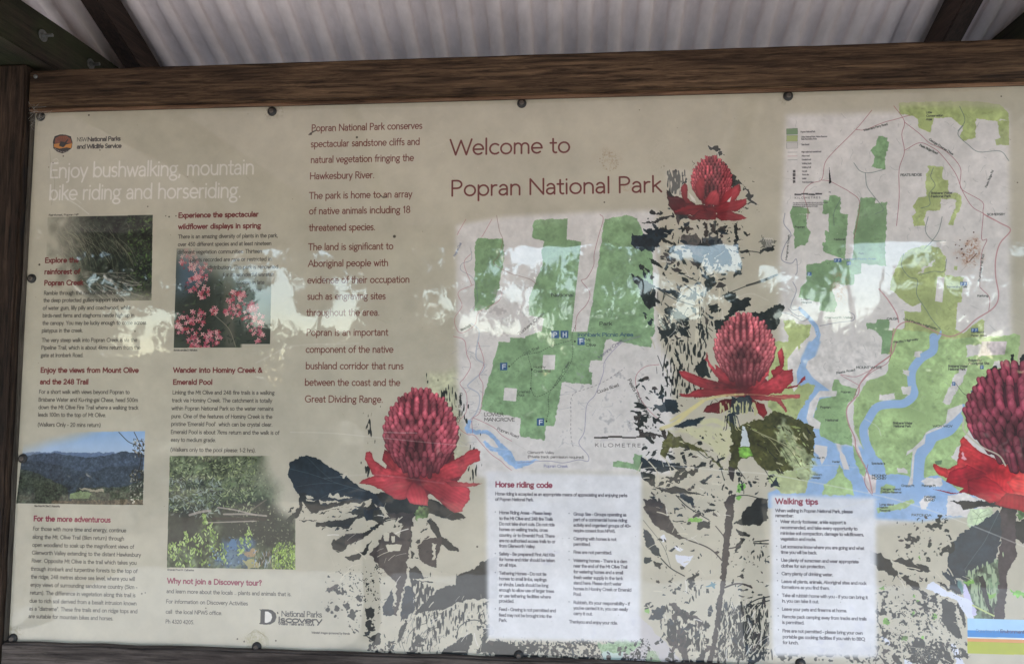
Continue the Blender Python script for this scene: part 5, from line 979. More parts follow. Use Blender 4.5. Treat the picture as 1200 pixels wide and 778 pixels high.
# the tour logo, in a bookish serif
def serif(s, x0, y, x1, xh, col, wt):
    text(s, x0, y, x1, xh, col, wt)
    adv = sum(glyph(c)[0] for c in s); p_ = 0; L = x1-x0
    for ch in s:
        w, chains = glyph(ch)
        for c in chains:
            for (gx, gy) in (c[0], c[-1]):
                if abs(gy) < .02 or gy > .97:
                    if abs(c[0][0]-c[-1][0]) < .1: x_ = x0+(p_+gx)/adv*L; yy = y+slope(y)*(x_-x0)-gy*xh; stroke([(x_-xh*.17, yy), (x_+xh*.17, yy)], 1.5, col)
        p_ += w
BK = C3(34, 32, 34)
serif('National Parks', 329.5, 721.2, 377, 4.0, BK, .22); serif('iscovery', 325.8, 728.2, 377, 4.2, BK, .34); text('Walks Talks and Tours', 326, 731.3, 368, 1.8, BK, .34)
fill([(303.5, 713.5), (314, 713.5), (319, 714.5), (323, 718), (324, 722.5), (322, 728), (317, 731), (311, 731.5), (303.5, 730.5), (305, 729), (305.5, 715)], BK)
fill([(310.5, 716), (314, 716), (318, 719), (319, 723), (317, 727.5), (313, 729.3), (310.3, 729)], PALE); stroke([(325, 717), (325.4, 718)], 4, BK)
# notices
K = lambda x: 550+x/3.413
K2 = lambda y: 550+y/3.413
text('Horse riding code', K(104), K2(68), K(332), 4.0, HS, .34, track=.12); NI = C3(92, 88, 96)
for s_, x_, y_, e_ in (('Horse riding is accepted as an appropriate means of appreciating and enjoying parks', 103, 101, 631), ('of Popran National Park.', 103, 123, 256)): text(s_, K(x_), K2(y_), K(e_), 2.25, NI, .33, yend=K2(y_)+slope(K2(y_))*.9*(e_-x_)/3.413)
for s_, y_, e_ in (('Horse Riding Areas - Please keep', 176, 328), ('to the Mt Olive and 248 fire Trails', 199, 333), ('Do not take short cuts. Do not ride', 221, 340), ('horses on walking tracks, cross', 243, 313), ('country, or to Emerald Pool. There', 266, 340), ('are no authorised access trails to or', 288, 343), ('from Glenworth Valley.', 309, 263), ('Safety - Be prepared! First Aid Kits', 341, 341), ('for horse and rider should be taken', 363, 341), ('on all trips.', 385, 188), ('Tethering Horses - Do not tie', 418, 307), ('horses to small limbs, saplings', 440, 308), ('or shrubs. Leads should be long', 463, 315), ('enough to allow use of larger trees', 485, 338), ('or use tethering facilities where', 508, 325), ('provided.', 529, 178), ('Feed - Grazing is not permitted and', 562, 345), ('feed may not be brought into the', 585, 328), ('Park.', 606, 150)):
    text(s_, K(120-y_*.004), K2(y_), K(e_), 2.25, NI, .34)
for y_ in (170, 336, 412, 557): dot(K(103), K2(y_-2), .55, NI)
for s_, y_, e_ in (('Group Size - Groups operating as', 182, 627), ('part of a commercial horse riding', 204, 630), ('activity and organised groups of 40+', 226, 645), ('require consent from NPWS.', 248, 583), ('Camping with horses is not', 280, 587), ('permitted.', 302, 484), ('Fires are not permitted.', 334, 569), ('Watering horses - There is a dam', 367, 630), ('near the end of the Mt Olive Trail', 389, 631), ('for watering horses and a small', 412, 614), ('fresh water supply in the tank', 435, 613), ("stand here. Please don't water", 457, 608), ('horses in Hominy Creek or Emerald', 480, 647), ('Pool.', 502, 447), ("Rubbish, it's your responsibility - if", 535, 641), ("you've carried it in, you can easily", 557, 633), ('carry it out.', 579, 492)):
    text(s_, K(416), K2(y_), K(e_), 2.25, NI, .34)
text('Thankyou and enjoy your ride.', K(398), K2(612), K(592), 2.25, NI, .34)
for y_ in (176, 275, 328, 361, 529): dot(K(398), K2(y_-2), .55, NI)
T = lambda x: 890+x/3.7375
T2 = lambda y: 570+y/3.7375
text('Walking tips', T(70), T2(73), T(257), 4.0, HS, .34, track=.12)
for s_, x_, y_, e_ in (('When walking in Popran National Park, please', 69, 109, 407), ('remember:', 69, 131, 148), ('Wear sturdy footwear, ankle support is', 91, 157, 378), ('recommended, and take every opportunity to', 91, 183, 428), ('minimise soil compaction, damage to wildflowers,', 91, 208, 456), ('vegetation and rocks.', 92, 233, 247), ('Let someone know where you are going and what', 93, 267, 457), ('time you will be back.', 93, 291, 251), ('Use plenty of sunscreen and wear appropriate', 94, 326, 433), ('clothes for sun protection.', 94, 351, 288), ('Carry plenty of drinking water.', 96, 385, 321), ('Leave all plants, animals, Aboriginal sites and rock', 96, 419, 467), ('formations as you find them.', 96, 444, 306), ('Take all rubbish home with you - if you can bring it', 98, 480, 473), ('in, you can take it out.', 98, 504, 259), ('Leave your pets and firearms at home.', 98, 540, 382), ('Remote pack camping away from tracks and trails', 99, 573, 468), ('is permitted.', 99, 598, 195), ('Fires are not permitted - please bring your own', 100, 635, 451), ('portable gas cooking facilities if you wish to BBQ', 101, 661, 461), ('for lunch.', 101, 686, 170)):
    text(s_, T(x_), T2(y_), T(e_), 2.25, NI, .35)
for x_, y_ in ((72, 152), (74, 262), (75, 321), (77, 380), (78, 413), (79, 475), (80, 534), (81, 567), (82, 628)): dot(T(x_), T2(y_-3), .55, NI)
# the striped department banner at the lower right
a_, b_ = 1133.5, 1216
for y0, y1, c_ in ((724, 738, C3(168, 208, 240)), (738, 745.5, C3(20, 132, 206)), (745.5, 747.2, C3(225, 228, 226)), (747.2, 751, C3(224, 150, 84)), (751, 765, C3(176, 180, 44))):
    fill([(a_, y0), (b_, y0+2.2), (b_, y1+2.2), (a_+.2, y1)], c_)
text('Department of', 1143.5, 740, 1170.5, 2.3, C3(70, 110, 160), .16); text('Environment', 1172, 740.6, 1200, 2.3, C3(52, 66, 110), .34); text('& Conservation', 1201, 741.2, 1214, 2.3, C3(70, 110, 160), .16)

# ================= wear: mould, squashed insects, grime, fine scratches; and faint pale lines
def stain(x, y, rx, ry, col, a, dens=.2):
    pts = [(x+rx*math.cos(t), y+ry*math.sin(t)) for t in np.linspace(0, 6.28, 16)[:-1]]
    mk = mask(pts, 10, 8)
    if mk: paint((mk[0]*np.clip(.55+NB[mk[1]]*.35-dens, 0, 1), mk[1]), col, a)
stain(1137, 296, 13, 15, C3(150, 92, 60), .75); stain(1140, 286, 9, 9, C3(150, 92, 60), .6); stain(984, 337, 7, 18, C3(168, 112, 76), .7); stain(978, 330, 3, 8, C3(90, 60, 44), .7)
stroke([(1136, 306), (1144, 297)], 3, C3(90, 50, 38), .7)
for _ in range(14): dot(1137+random.gauss(0, 8), 292+random.gauss(0, 13), random.uniform(.4, 1), C3(80, 52, 44), .9)
for t in np.linspace(0, 6.28, 40): dot(714+9*math.cos(t)+random.gauss(0, 1), 189+10*math.sin(t)+random.gauss(0, 1), random.uniform(.3, .8), C3(130, 100, 78), .4)
stain(714, 188, 12, 12, C3(150, 122, 94), .4); stain(735, 219, 5, 4, C3(140, 90, 60), .5); stain(775, 180, 16, 30, C3(168, 158, 140), .3)
stain(301, 751, 13, 9, C3(172, 162, 130), .8, 0); stain(299, 748, 16, 9, C3(160, 150, 120), .5, .1); stain(16, 742, 12, 9, C3(140, 128, 104), .6); stain(319, 131, 11, 6, C3(96, 84, 70), .5); stain(923, 111, 10, 5, C3(96, 84, 70), .45)
for k in range(4): stroke([(286+k*2, 752), (289+k*2, 744-k), (300, 740-k), (313-k, 746), (315-k, 756)], 1.1, C3(130, 118, 90), .5)
for x_, y_, r_ in ((104, 135, 1.1), (117, 176, .8), (74, 183, .9), (173, 242, .8), (418, 161, 1.4), (62, 191, .7), (57, 196, .6), (364, 157, 1.6), (198, 254, 1), (206, 253, .8), (708, 237, .9), (749, 129, .5), (462, 277, 1.8), (194, 253, .7), (46, 310, 1.3), (158, 388, .9), (166, 695, .9), (241, 712, .8), (278, 748, 1), (323, 750, 1), (1192, 214, .7), (1173, 113, .8), (170, 694, .7), (559, 640, 1.1), (286, 751, 1)):
    dot(x_, y_, r_, C3(60, 52, 46), .85)
for _ in range(260): dot(random.uniform(40, 1195), random.uniform(130, 770), random.uniform(.18, .5), random.choice([C3(92, 82, 70), C3(110, 98, 84), C3(222, 218, 208)]), .6)
stroke([(362, 158), (366, 155), (370, 153)], 5, C3(70, 60, 52), .8); stroke([(446, 229), (449, 231.5), (453, 230)], 3, C3(50, 44, 40), .9); stroke([(62, 188), (66, 186), (68, 189), (65, 192)], 1.6, PALE, .8)
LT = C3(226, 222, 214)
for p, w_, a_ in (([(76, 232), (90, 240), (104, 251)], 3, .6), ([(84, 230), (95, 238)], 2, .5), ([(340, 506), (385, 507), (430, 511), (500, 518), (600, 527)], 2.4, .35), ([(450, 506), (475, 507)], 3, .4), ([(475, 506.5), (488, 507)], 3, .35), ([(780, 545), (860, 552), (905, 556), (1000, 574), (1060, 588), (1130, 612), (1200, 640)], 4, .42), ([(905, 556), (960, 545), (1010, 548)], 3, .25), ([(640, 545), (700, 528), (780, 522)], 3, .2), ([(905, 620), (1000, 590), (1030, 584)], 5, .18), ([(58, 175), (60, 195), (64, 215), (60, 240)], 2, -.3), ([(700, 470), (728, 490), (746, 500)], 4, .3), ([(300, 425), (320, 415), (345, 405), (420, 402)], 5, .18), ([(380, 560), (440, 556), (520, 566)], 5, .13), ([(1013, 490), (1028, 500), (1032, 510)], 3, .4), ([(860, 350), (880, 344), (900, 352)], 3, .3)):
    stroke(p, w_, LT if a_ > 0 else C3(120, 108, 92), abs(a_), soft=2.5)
for _ in range(260):                        # short hairline scratches
    x_, y_ = random.uniform(40, 1195), random.uniform(130, 770); a_ = random.gauss(.2, .8); L_ = random.uniform(2, 20)
    stroke([(x_, y_), (x_+L_*math.cos(a_), y_+L_*math.sin(a_))], .9, random.choice([LT, LT, C3(130, 122, 110)]), random.uniform(.1, .32))

# a film of dust and faint runs, with milky haze painted in towards the bottom
ART *= (1+.006*N60+.004*N20+.006*NF)[..., None]
_v = np.linspace(0, 1, CH)[:, None]
_d = np.clip(gn(26, 240, seed=21)*.5+gn(120, 60, seed=22)*.5+.1, 0, 2)*(.35+.65*_v)
ART += (C3(206, 202, 196)-ART)*(.035*_d)[..., None]
# ------------------------------------------------------------------ the print as a picture made here, and the board's material
ART = np.clip(ART, 0, 1)
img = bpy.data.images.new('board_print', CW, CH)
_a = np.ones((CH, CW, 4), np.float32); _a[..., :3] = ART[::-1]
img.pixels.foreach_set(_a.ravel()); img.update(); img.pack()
N = Nodes('laminated_print')
tx = N.n('TexImage'); tx.image = img; tx.extension = 'EXTEND'
uvn = N.n('UVMap'); uvn.uv_map = 'UVMap'; N.l(uvn.outputs[0], tx.inputs[0])
v = N.mapping((1, 1, 1))
N.l(tx.outputs[0], N.b.inputs['Base Color'])
dust = N.noise(v, 14, 6, .7)
rf = N.ramp(dust, [(.35, (.30,)*3), (.7, (.38,)*3)])
N.l(rf, N.b.inputs['Roughness']); N.b.inputs['IOR'].default_value = 1.5
N.b.inputs['Coat Weight'].default_value = 1.0; N.b.inputs['Coat Roughness'].default_value = .02; N.b.inputs['Coat IOR'].default_value = 1.7; N.b.inputs['Specular IOR Level'].default_value = .35
w1 = N.noise(v, 2.2, 2, .5); w2 = N.noise(N.mapping((1, 1, 1)), 9, 2, .5)
hh = N.mix(.3, w1, w2)
bp = N.bump(hh, .12, .012); N.l(bp.outputs[0], N.b.inputs['Coat Normal'])
PRINT = N.m

board = empty('information_board', (0, 0, BZ0))
tag(board, 'wide laminated park information board with maps, text and red flowers inside the timber frame', 'information board')
# the sheet is cut along the outlines of its printed items: one face set per item, all meeting edge to edge
items = []
def item(name, label, pts): items.append((name, label, [(P(x, y)[0], P(x, y)[2]) for x, y in pts]))
item('agency_logo', 'round park agency badge with its name beside it', [(60, 156), (146, 155), (146, 178), (60, 182)])
item('heading', 'pale two-line heading about bushwalking', [(52, 193), (302, 184), (302, 238), (52, 244)])
item('heading', 'large dark red welcome title', [(522, 158), (781, 154), (781, 234), (522, 240)])
item('printed_photograph', 'dark green rainforest photograph', [(56, 254.5), (179, 252), (178, 303), (100, 303), (100, 338), (145, 345), (177.5, 352), (52.5, 341), (54, 300)][:1]+[(179, 252), (177.5, 352), (150, 352), (142, 336), (101, 335), (101, 298), (54.5, 299)])
item('text_block', 'rainforest text', [(50, 301), (99, 301), (99, 337), (140, 339), (148, 354.5), (178, 357), (176, 420), (46, 421)])
item('printed_photograph', 'pink boronia flower photograph', [(207, 311), (242, 311), (258, 327), (275, 345), (317.5, 345), (316.5, 407), (203.5, 407.5)])
item('text_block', 'wildflower text', [(205, 246), (328, 245), (328, 343), (276, 343), (260, 325), (244, 309), (207, 309)])
item('text_block', 'text about the lookout walk', [(43, 428), (165, 428), (165, 503), (41, 503)])
item('printed_photograph', 'blue valley view photograph', [(29, 507), (170, 505), (167.5, 591.5), (19.5, 589.5)])
item('text_block', 'text about the long trail', [(35, 600), (166, 603), (164, 733), (30, 729)])
item('text_block', 'creek and pool walk text', [(200, 429), (330, 429), (329, 532), (197, 531.5)])
item('printed_photograph', 'bushy green pool photograph', [(199, 534), (335, 534), (335, 560), (344, 600), (346, 667), (195.5, 664.5)])
item('text_block', 'discovery tour text', [(193, 673), (346, 676), (346, 699), (298, 699), (298, 736), (191, 734)])
item('tour_logo', 'black tour logo beginning with a big letter D', [(301, 710), (380, 712), (380, 735), (301, 733)])
item('text_block', 'large brown paragraph in the middle column', [(359, 144), (499, 143), (497, 300), (490, 455), (452, 477), (353, 477)])
item('flower_picture', 'left waratah flower', [(463, 478), (478, 461), (492, 457), (507, 461), (521, 478), (532, 500), (534, 522), (540, 535), (562, 526), (564, 541), (550, 556), (552, 585), (540, 600), (520, 592), (505, 582), (497, 593), (480, 588), (465, 584), (440, 570), (422, 563), (430, 555), (427, 530), (438, 531), (449, 527), (449, 508)])
item('park_map', 'map of the park in green blocks', [(538, 256), (785, 248), (772, 300), (768, 400), (762, 470), (752, 545), (610, 546), (566, 546), (568, 530), (562, 522), (541, 529), (537, 505), (534, 480)])
item('flower_picture', 'upper small waratah flower', [(781, 226), (799, 228), (800, 215), (813, 200), (822, 187), (832, 184), (843, 190), (850, 205), (853, 217), (867, 215), (870, 228), (876, 236), (877, 257), (830, 261), (800, 257), (785, 247)])
item('flower_picture', 'middle waratah flower', [(795, 434), (828, 437), (828, 413), (838, 407), (840, 385), (855, 371), (872, 366), (889, 371), (904, 390), (907, 418), (912, 407), (917, 410), (920, 430), (943, 440), (940, 470), (920, 478), (898, 489), (880, 480), (824, 484), (830, 470), (795, 461)])
item('regional_map', 'large regional map with green reserves and blue water', [(921, 130), (1181, 124), (1184, 300), (1186, 415), (1165, 440), (1148, 455), (1135, 478), (1133, 500), (1125, 512), (1118, 540), (1095, 541), (1100, 556), (1120, 566), (1112, 575), (1096, 573), (1090, 600), (1040, 603), (1032, 579), (965, 577), (955, 560), (948, 480), (948, 440), (925, 425), (914, 300)])
item('flower_picture', 'right waratah flower cut by the frame', [(1214, 424), (1190, 428), (1166, 443), (1150, 458), (1138, 480), (1135, 502), (1128, 513), (1120, 543), (1094, 543), (1100, 560), (1130, 566), (1094, 571), (1112, 580), (1132, 576), (1160, 590), (1214, 592)])
item('notice', 'white horse riding code notice', [(571, 552), (752, 556), (750, 752), (571, 748)])
item('notice', 'white walking tips notice', [(905, 582), (1026, 583), (1028, 770), (905, 768)])
item('department_banner', 'blue, orange and olive striped banner', [(1134, 724), (1214, 726), (1214, 767), (1133.7, 765)])
EPS = .0004
inset = .001
verts = [(BX0, BZ0), (BX1, BZ0), (BX1, BZ1), (BX0, BZ1)]; faces_in = [(0, 1, 2, 3)]
gx = np.linspace(BX0, BX1, 16)[1:-1]; gz = np.linspace(BZ0, BZ1, 9)[1:-1]
for nm, lb, pl in items:
    pl = [(min(max(a, BX0+inset), BX1-inset), min(max(b, BZ0+inset), BZ1-inset)) for a, b in pl]
    b0 = len(verts); verts += pl; faces_in.append(tuple(range(b0, b0+len(pl))))
for a in gx:
    for b in gz: verts.append((float(a), float(b)))
vo, eo, fo, ov, oe, of = geometry.delaunay_2d_cdt([Vector(a) for a in verts], [], faces_in, 1, 1e-5, True)
groups = {}
for f, orig in zip(fo, of):
    ids = [o_ for o_ in orig if o_ > 0]; groups.setdefault(ids[-1] if ids else 0, []).append(f)
def sheet(fs):
    idx = {}; vs = []; out = []
    for f in fs:
        q = []
        for i in f:
            if i not in idx: idx[i] = len(vs); vs.append((vo[i][0], 0.0, vo[i][1]))
            q.append(idx[i])
        a, b, c = [vs[k] for k in q[:3]]
        if (b[0]-a[0])*(c[2]-a[2])-(b[2]-a[2])*(c[0]-a[0]) < 0: q = q[::-1]
        out.append(q)
    me = pyd(vs, out); uv = me.uv_layers.new(name='UVMap')
    for lp in me.loops:
        c = me.vertices[lp.vertex_index].co; uv.data[lp.index].uv = ((c.x-BX0)/(BX1-BX0), (c.z-BZ0)/(BZ1-BZ0))
    return me
for k in sorted(groups):
    nm, lb = ('printed_sheet', None) if k == 0 else items[k-1][:2]
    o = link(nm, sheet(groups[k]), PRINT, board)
    if lb: o['label'] = lb
BACK = Nodes('board_edge'); BACK.b.inputs['Base Color'].default_value = (.07, .065, .055, 1); BACK.b.inputs['Roughness'].default_value = .6
link('backing_panel', box_mesh(BX1-BX0, .012, BZ1-BZ0, .001), BACK.m, board, ((BX0+BX1)/2, .0065, (BZ0+BZ1)/2-0) if False else None).location = Vector(((BX0+BX1)/2, .0068, (BZ0+BZ1)/2))

# screws: a rubber washer and a steel cap
SCR = metal('screw_steel', (.20, .17, .15), .5, .8); RUB = Nodes('rubber')
RUB.b.inputs['Base Color'].default_value = (.022, .02, .019, 1); RUB.b.inputs['Roughness'].default_value = .55
def lathe(prof, n=28):
    vs, fs = [], []
    for r, y in prof:
        for k in range(n): a = 2*math.pi*k/n; vs.append((r*math.cos(a), y, r*math.sin(a)))
    for j in range(len(prof)-1):
        for k in range(n): fs.append((j*n+k, j*n+(k+1) % n, (j+1)*n+(k+1) % n, (j+1)*n+k))
    return pyd(vs, fs)
wash = lathe([(.0005, -.0052), (.0055, -.0052), (.0085, -.0044), (.0103, -.002), (.0105, 0)]); cap = lathe([(.0001, -.0068), (.0018, -.0070), (.0034, -.0078), (.0048, -.0072), (.0053, -.0052), (.0053, -.004)])
hexm = lathe([(.0001, -.0066), (.0016, -.0066), (.0019, -.0074)], 6)
for x_, y_ in ((319, 131), (611.5, 121.5), (923.5, 113), (37.5, 326.5), (27, 537), (15.5, 747.5), (301, 757.5), (608, 767.5), (938, 777), (48, 137), (1207, 300), (1209, 560)):
    p = P(x_, y_); o = link('screw', cap, SCR, board, None, True); o.location = Vector((p[0], 0, p[2])); o.rotation_euler = (0, random.uniform(0, 6), 0)
    w = bpy.data.objects.new('washer', wash); COL.objects.link(w); w.parent = o
    if not wash.materials: wash.materials.append(RUB.m)
    for pl in wash.polygons: pl.use_smooth = True
    h = bpy.data.objects.new('hex_socket', hexm); COL.objects.link(h); h.parent = o
    if not hexm.materials: hexm.materials.append(RUB.m)

# ------------------------------------------------------------------ the shelter
sh = empty('picnic_shelter', (0, -.9, 0)); sh.name = 'sign_shelter'
tag(sh, 'open timber shelter with dark hardwood frame and pale corrugated roof around the board', 'shelter')
WX_BEAM = wood('hardwood_beam', 0, (.022, .012, .007), (.115, .067, .037), (.24, .15, .085), 1.3)
WX_RAIL = wood('hardwood_rail', 0, (.045, .035, .03), (.11, .088, .076), (.19, .155, .135), 4.1)
WZ_POST = wood('hardwood_post', 2, (.010, .006, .004), (.048, .028, .018), (.11, .068, .044), 2.2)
WY_PLATE = wood('mossy_plate', 1, (.010, .007, .005), (.03, .02, .014), (.055, .038, .026), 3.7, moss=.4)
WY_RAFT = wood('hardwood_rafter', 1, (.014, .008, .006), (.036, .02, .015), (.065, .036, .027), 5.3)
WZ_BATTEN = wood('batten_wood', 2, (.03, .025, .02), (.09, .075, .06), (.15, .12, .1), 8.3)
YF = -.019                                     # front of the frame
def sbox(name, x0, x1, y0, y1, z0, z1, mat, bev=.003, rough=.0012, cuts=18, parent=sh, seed=0):
    o = link(name, box_mesh(x1-x0, y1-y0, z1-z0, bev, rough, cuts, seed), mat, parent); o.location = Vector(((x0+x1)/2, (y0+y1)/2, (z0+z1)/2))-(Vector((0, 0, 0)))
    return o
zt0 = P(600, 111.3, YF)[2]; zt1 = P(600, 64, YF)[2]
PX = P(16, 430, YF)[0]; PXR = 1.02
sbox('top_beam', PX-.0, PXR+.02, YF, .055, zt0, zt1, WX_BEAM, .005, .0006, 40, seed=3)
PLX = -1.215
link_z = zt1+.004
LITEDGEW = wood('lit_edge_wood', 0, (.07, .035, .02), (.24, .13, .075), (.34, .2, .12), 6.6)  # lighter wood colour stands in for light on the beam's underside
sbox('lit_edge_strip', PX+.002, PXR-.002, YF+.003, -.003, P(600, 114.0, YF)[2], zt0-.0005, LITEDGEW, .0018, .0003, 30, seed=31)  # added strip, coloured like the lit underside of the top beam
postL = sbox('post', PX-.115, PX-.002, YF-.004, .07, 0, zt1+.012, WZ_POST, .004, .0015, 30, seed=5)
postR = sbox('post', PXR, PXR+.115, YF-.004, .07, 0, zt1+.012, WZ_POST, .004, .0015, 30, seed=6)
zb1 = P(400, 766.5, YF)[2]
sbox('bottom_rail', PX, PXR-.002, YF+.004, .055, zb1-.1, zb1, WX_RAIL, .004, .0015, 30, seed=9)
sbox('batten', PX+.001, BX0-.001, -.010, .02, zb1+.002, zt0-.003, WZ_BATTEN, .0015, .0008, 20, seed=11)
sbox('batten', BX1+.001, PXR-.002, -.010, .02, zb1+.002, zt0-.003, WZ_BATTEN, .0015, .0008, 20, seed=12)
# side plates run from front to back on the posts
pz0 = CZ+.70; 
XL = -1.142*1.0; 
def plate(xi, s, z0, z1):
    x0, x1 = (xi-.16, xi) if s < 0 else (xi, xi+.16)
    return sbox('side_plate', x0, x1, -3.02, .5, z0, z1, WY_PLATE, .003, .0015, 24, seed=20+s)
zlo = zt1+.014
XLi = -(zlo-CZ)*1.629; zhiL = CZ+(-XLi)/1.421
XRi = (zlo-CZ)*1.46; zhiR = CZ+XRi/1.212
pl = plate(XLi, -1, zlo, zhiL); pr = plate(XRi, 1, zlo, zhiR)
GALV = metal('galvanised_steel', (.24, .24, .23), .5, .8, 180)
def bolt(px, py, parent, X):
    r = ray(px, py); t = (X-CAM[0])/r[0]; p = CAM+r*t
    o = link('bolt', lathe([(.0001, -.024), (.0038, -.024), (.0038, -.007), (.0075, -.007), (.0075, -.0018), (.0135, -.0018), (.0135, 0)], 24), GALV, parent, None, False)
    o.location = Vector(p); o.rotation_euler = (0, 0, math.radians(90) if X < 0 else math.radians(-90)); return o
bolt(50, 42, pl, XLi); bolt(106, 75.5, pl, XLi)
for X in (-3.34, 2.94):
    sbox('post', X-.05, X+.05, .02, .12, 0, zlo, WZ_POST); sbox('side_plate', X-.05, X+.05, -3.02, .12, zlo, zhiL, WY_PLATE)
bs = bpy.data.objects.new('nail', hexm.copy()); COL.objects.link(bs); bs.parent = sh; bs.matrix_parent_inverse = Matrix.Translation(-sh.location)
bs.data = lathe([(.0001, -.004), (.0035, -.0035), (.0048, -.0015), (.005, .001)], 14); bs.data.materials.append(GALV); p = P(42, 90, YF); bs.location = Vector(p)

# the roof: corrugated sheets on rafters, a low gable with its ridge towards the visitor
SL = math.radians(25.4); TS_ = math.tan(SL)
Z0 = CZ+1.03; RY = -1.55; REAR = .62; FRONT = -3.16
RZ = Z0-RY*TS_
def roofz(y): return Z0-TS_*y if y > RY else RZ-TS_*(RY-y)
RN = Nodes('roof_paint'); v = RN.mapping((3, 3, 3)); n1 = RN.noise(v, 1.2, 5, .6); n2 = RN.noise(RN.mapping((1, .15, 1)), 30, 4, .7)
c = RN.ramp(n1, [(.35, (.62, .535, .53)), (.65, (.78, .68, .67))]); c = RN.mix(.2, c, RN.ramp(n2, [(.4, (.5, .48, .46)), (.6, (1, 1, 1))]), 'MULTIPLY')
RN.l(c, RN.b.inputs['Base Color']); RN.b.inputs['Specular IOR Level'].default_value = .2; RN.b.inputs['Roughness'].default_value = .55; RN.b.inputs['Metallic'].default_value = .0

def corr(x0, x1, ya, yb, lift):
    pitch, amp, nx = .0762, .0125, int((x1-x0)/.0762*24)
    vs, fs = [], []
    xs = [x0+(x1-x0)*i/nx for i in range(nx+1)]
    ys = [ya+(yb-ya)*j/5 for j in range(6)]
    for j, y in enumerate(ys):
        for x in xs:
            ph = (x/pitch) % 1.0; s = math.cos(2*math.pi*ph); s = math.copysign(abs(s)**.5, s)
            vs.append((x, y, roofz(y)+(amp*s)+lift+.0012*math.sin(j*2+x*3)))
    n = nx+1
    for j in range(5):
        for i in range(nx): fs.append((j*n+i, j*n+i+1, (j+1)*n+i+1, (j+1)*n+i))
    k = len(vs)
    for vv in list(vs): vs.append((vv[0], vv[1], vv[2]+.0012))
    for f in list(fs): fs.append(tuple(k+a for a in f[::-1]))
    return pyd(vs, fs)
xsh = [-3.46, -2.94, -2.18, -1.42, -.66, .10, .86, 1.62, 2.38, 3.06]
for a in range(9):
    for ya, yb in ((RY, REAR), (FRONT, RY)):
        link('roof_sheet', corr(xsh[a]-.03, xsh[a+1]+.03, ya, yb, .012+.0022*(a % 2)), RN.m, sh)
def rafter(xc, w, d, ya, yb, mat, name='rafter'):
    zo = -.004
    vs = []
    for y in (ya, yb):
        for x in (xc-w/2, xc+w/2):
            for z in (-d, 0): vs.append((x, y, roofz(y)+z+zo))
    fs = [(0, 1, 3, 2), (4, 6, 7, 5), (0, 2, 6, 4), (1, 5, 7, 3), (0, 4, 5, 1), (2, 3, 7, 6)]
    bm = bmesh.new(); me = pyd(vs, fs); bm.from_mesh(me); bmesh.ops.recalc_face_normals(bm, faces=bm.faces); bmesh.ops.bevel(bm, geom=bm.edges[:], offset=.003, segments=2, affect='EDGES'); bm.to_mesh(me); bm.free()
    return link(name, me, mat, sh)
XRL = P(176, 40, .3)[0]; XRR = P(1096, 22, .3)[0]
for X in (XRL, XRR, -3.40, -2.2, 2.1, 3.00):
    rafter(X, .045, .09, RY+.005, REAR-.02, WY_RAFT); rafter(X, .045, .09, FRONT+.02, RY-.005, WY_RAFT)
sbox('ridge_beam', -3.44, 3.04, RY-.02, RY+.02, RZ-.22, RZ-.10, WX_BEAM)
sbox('front_beam', -3.44, 3.04, -3.02, -2.93, roofz(-3.0)-.21, roofz(-3.0)-.092, WX_BEAM)
sbox('fascia', -3.44, 3.04, FRONT-.02, FRONT, roofz(FRONT)-.075, roofz(FRONT)+.02, WX_BEAM)
for X in (-3.34, -1.22, 1.08, 2.94): sbox('post', X-.05, X+.05, -3.02, -2.92, 0, roofz(-3.0)-.21, WZ_POST)
# ridge cap
me = pyd([(x, y, z) for x in (-3.46, 3.06) for y, z in ((RY-.15, roofz(RY-.15)+.032), (RY, RZ+.036), (RY+.15, roofz(RY+.15)+.032))], [(0, 1, 4, 3), (1, 2, 5, 4)]); link('ridge_cap', me, RN.m, sh)
# cobweb in the upper left corner
cw = bpy.data.curves.new('cobweb', 'CURVE'); cw.dimensions = '3D'; cw.bevel_depth = .00025; cw.bevel_resolution = 0
rc = random.Random(5)
def strand(a, b, sag=.006):
    s = cw.splines.new('POLY'); s.points.add(4)
    for i in range(5):
        t = i/4; p = Vector(a).lerp(Vector(b), t); p.z -= sag*4*t*(1-t); s.points[i].co = (*p, 1)
c0 = P(41, 122, -.03)
for k in range(16):
    a = Vector(P(rc.uniform(33, 44), rc.uniform(118, 150), YF-.001)); b = Vector(P(rc.uniform(40, 66), rc.uniform(116, 132), rc.uniform(YF-.001, -.002)))
    strand(a, b, rc.uniform(0, .004))
for k in range(8): strand(P(34+k*.4, 128+k*3, YF-.001), P(38+k*.4, 118+k*5, -.004), .002)
for k in range(10): a = rc.uniform(60, 300); strand(P(a, 126-a*.02, -.004), P(a+rc.uniform(4, 18), 125.2-a*.022, -.006), -.001)
if True: pass
CWB = Nodes('cobweb_silk'); CWB.b.inputs['Base Color'].default_value = (.30, .28, .25, 1); CWB.b.inputs['Roughness'].default_value = .7
cw.materials.append(CWB.m); tmp = bpy.data.objects.new('tmp', cw); COL.objects.link(tmp)
cme = bpy.data.meshes.new_from_object(tmp.evaluated_get(bpy.context.evaluated_depsgraph_get())); bpy.data.objects.remove(tmp)
cob = bpy.data.objects.new('cobweb', cme); COL.objects.link(cob)
tag(cob, 'fine dusty cobweb in the corner where post meets top beam', 'cobweb', kind='stuff')
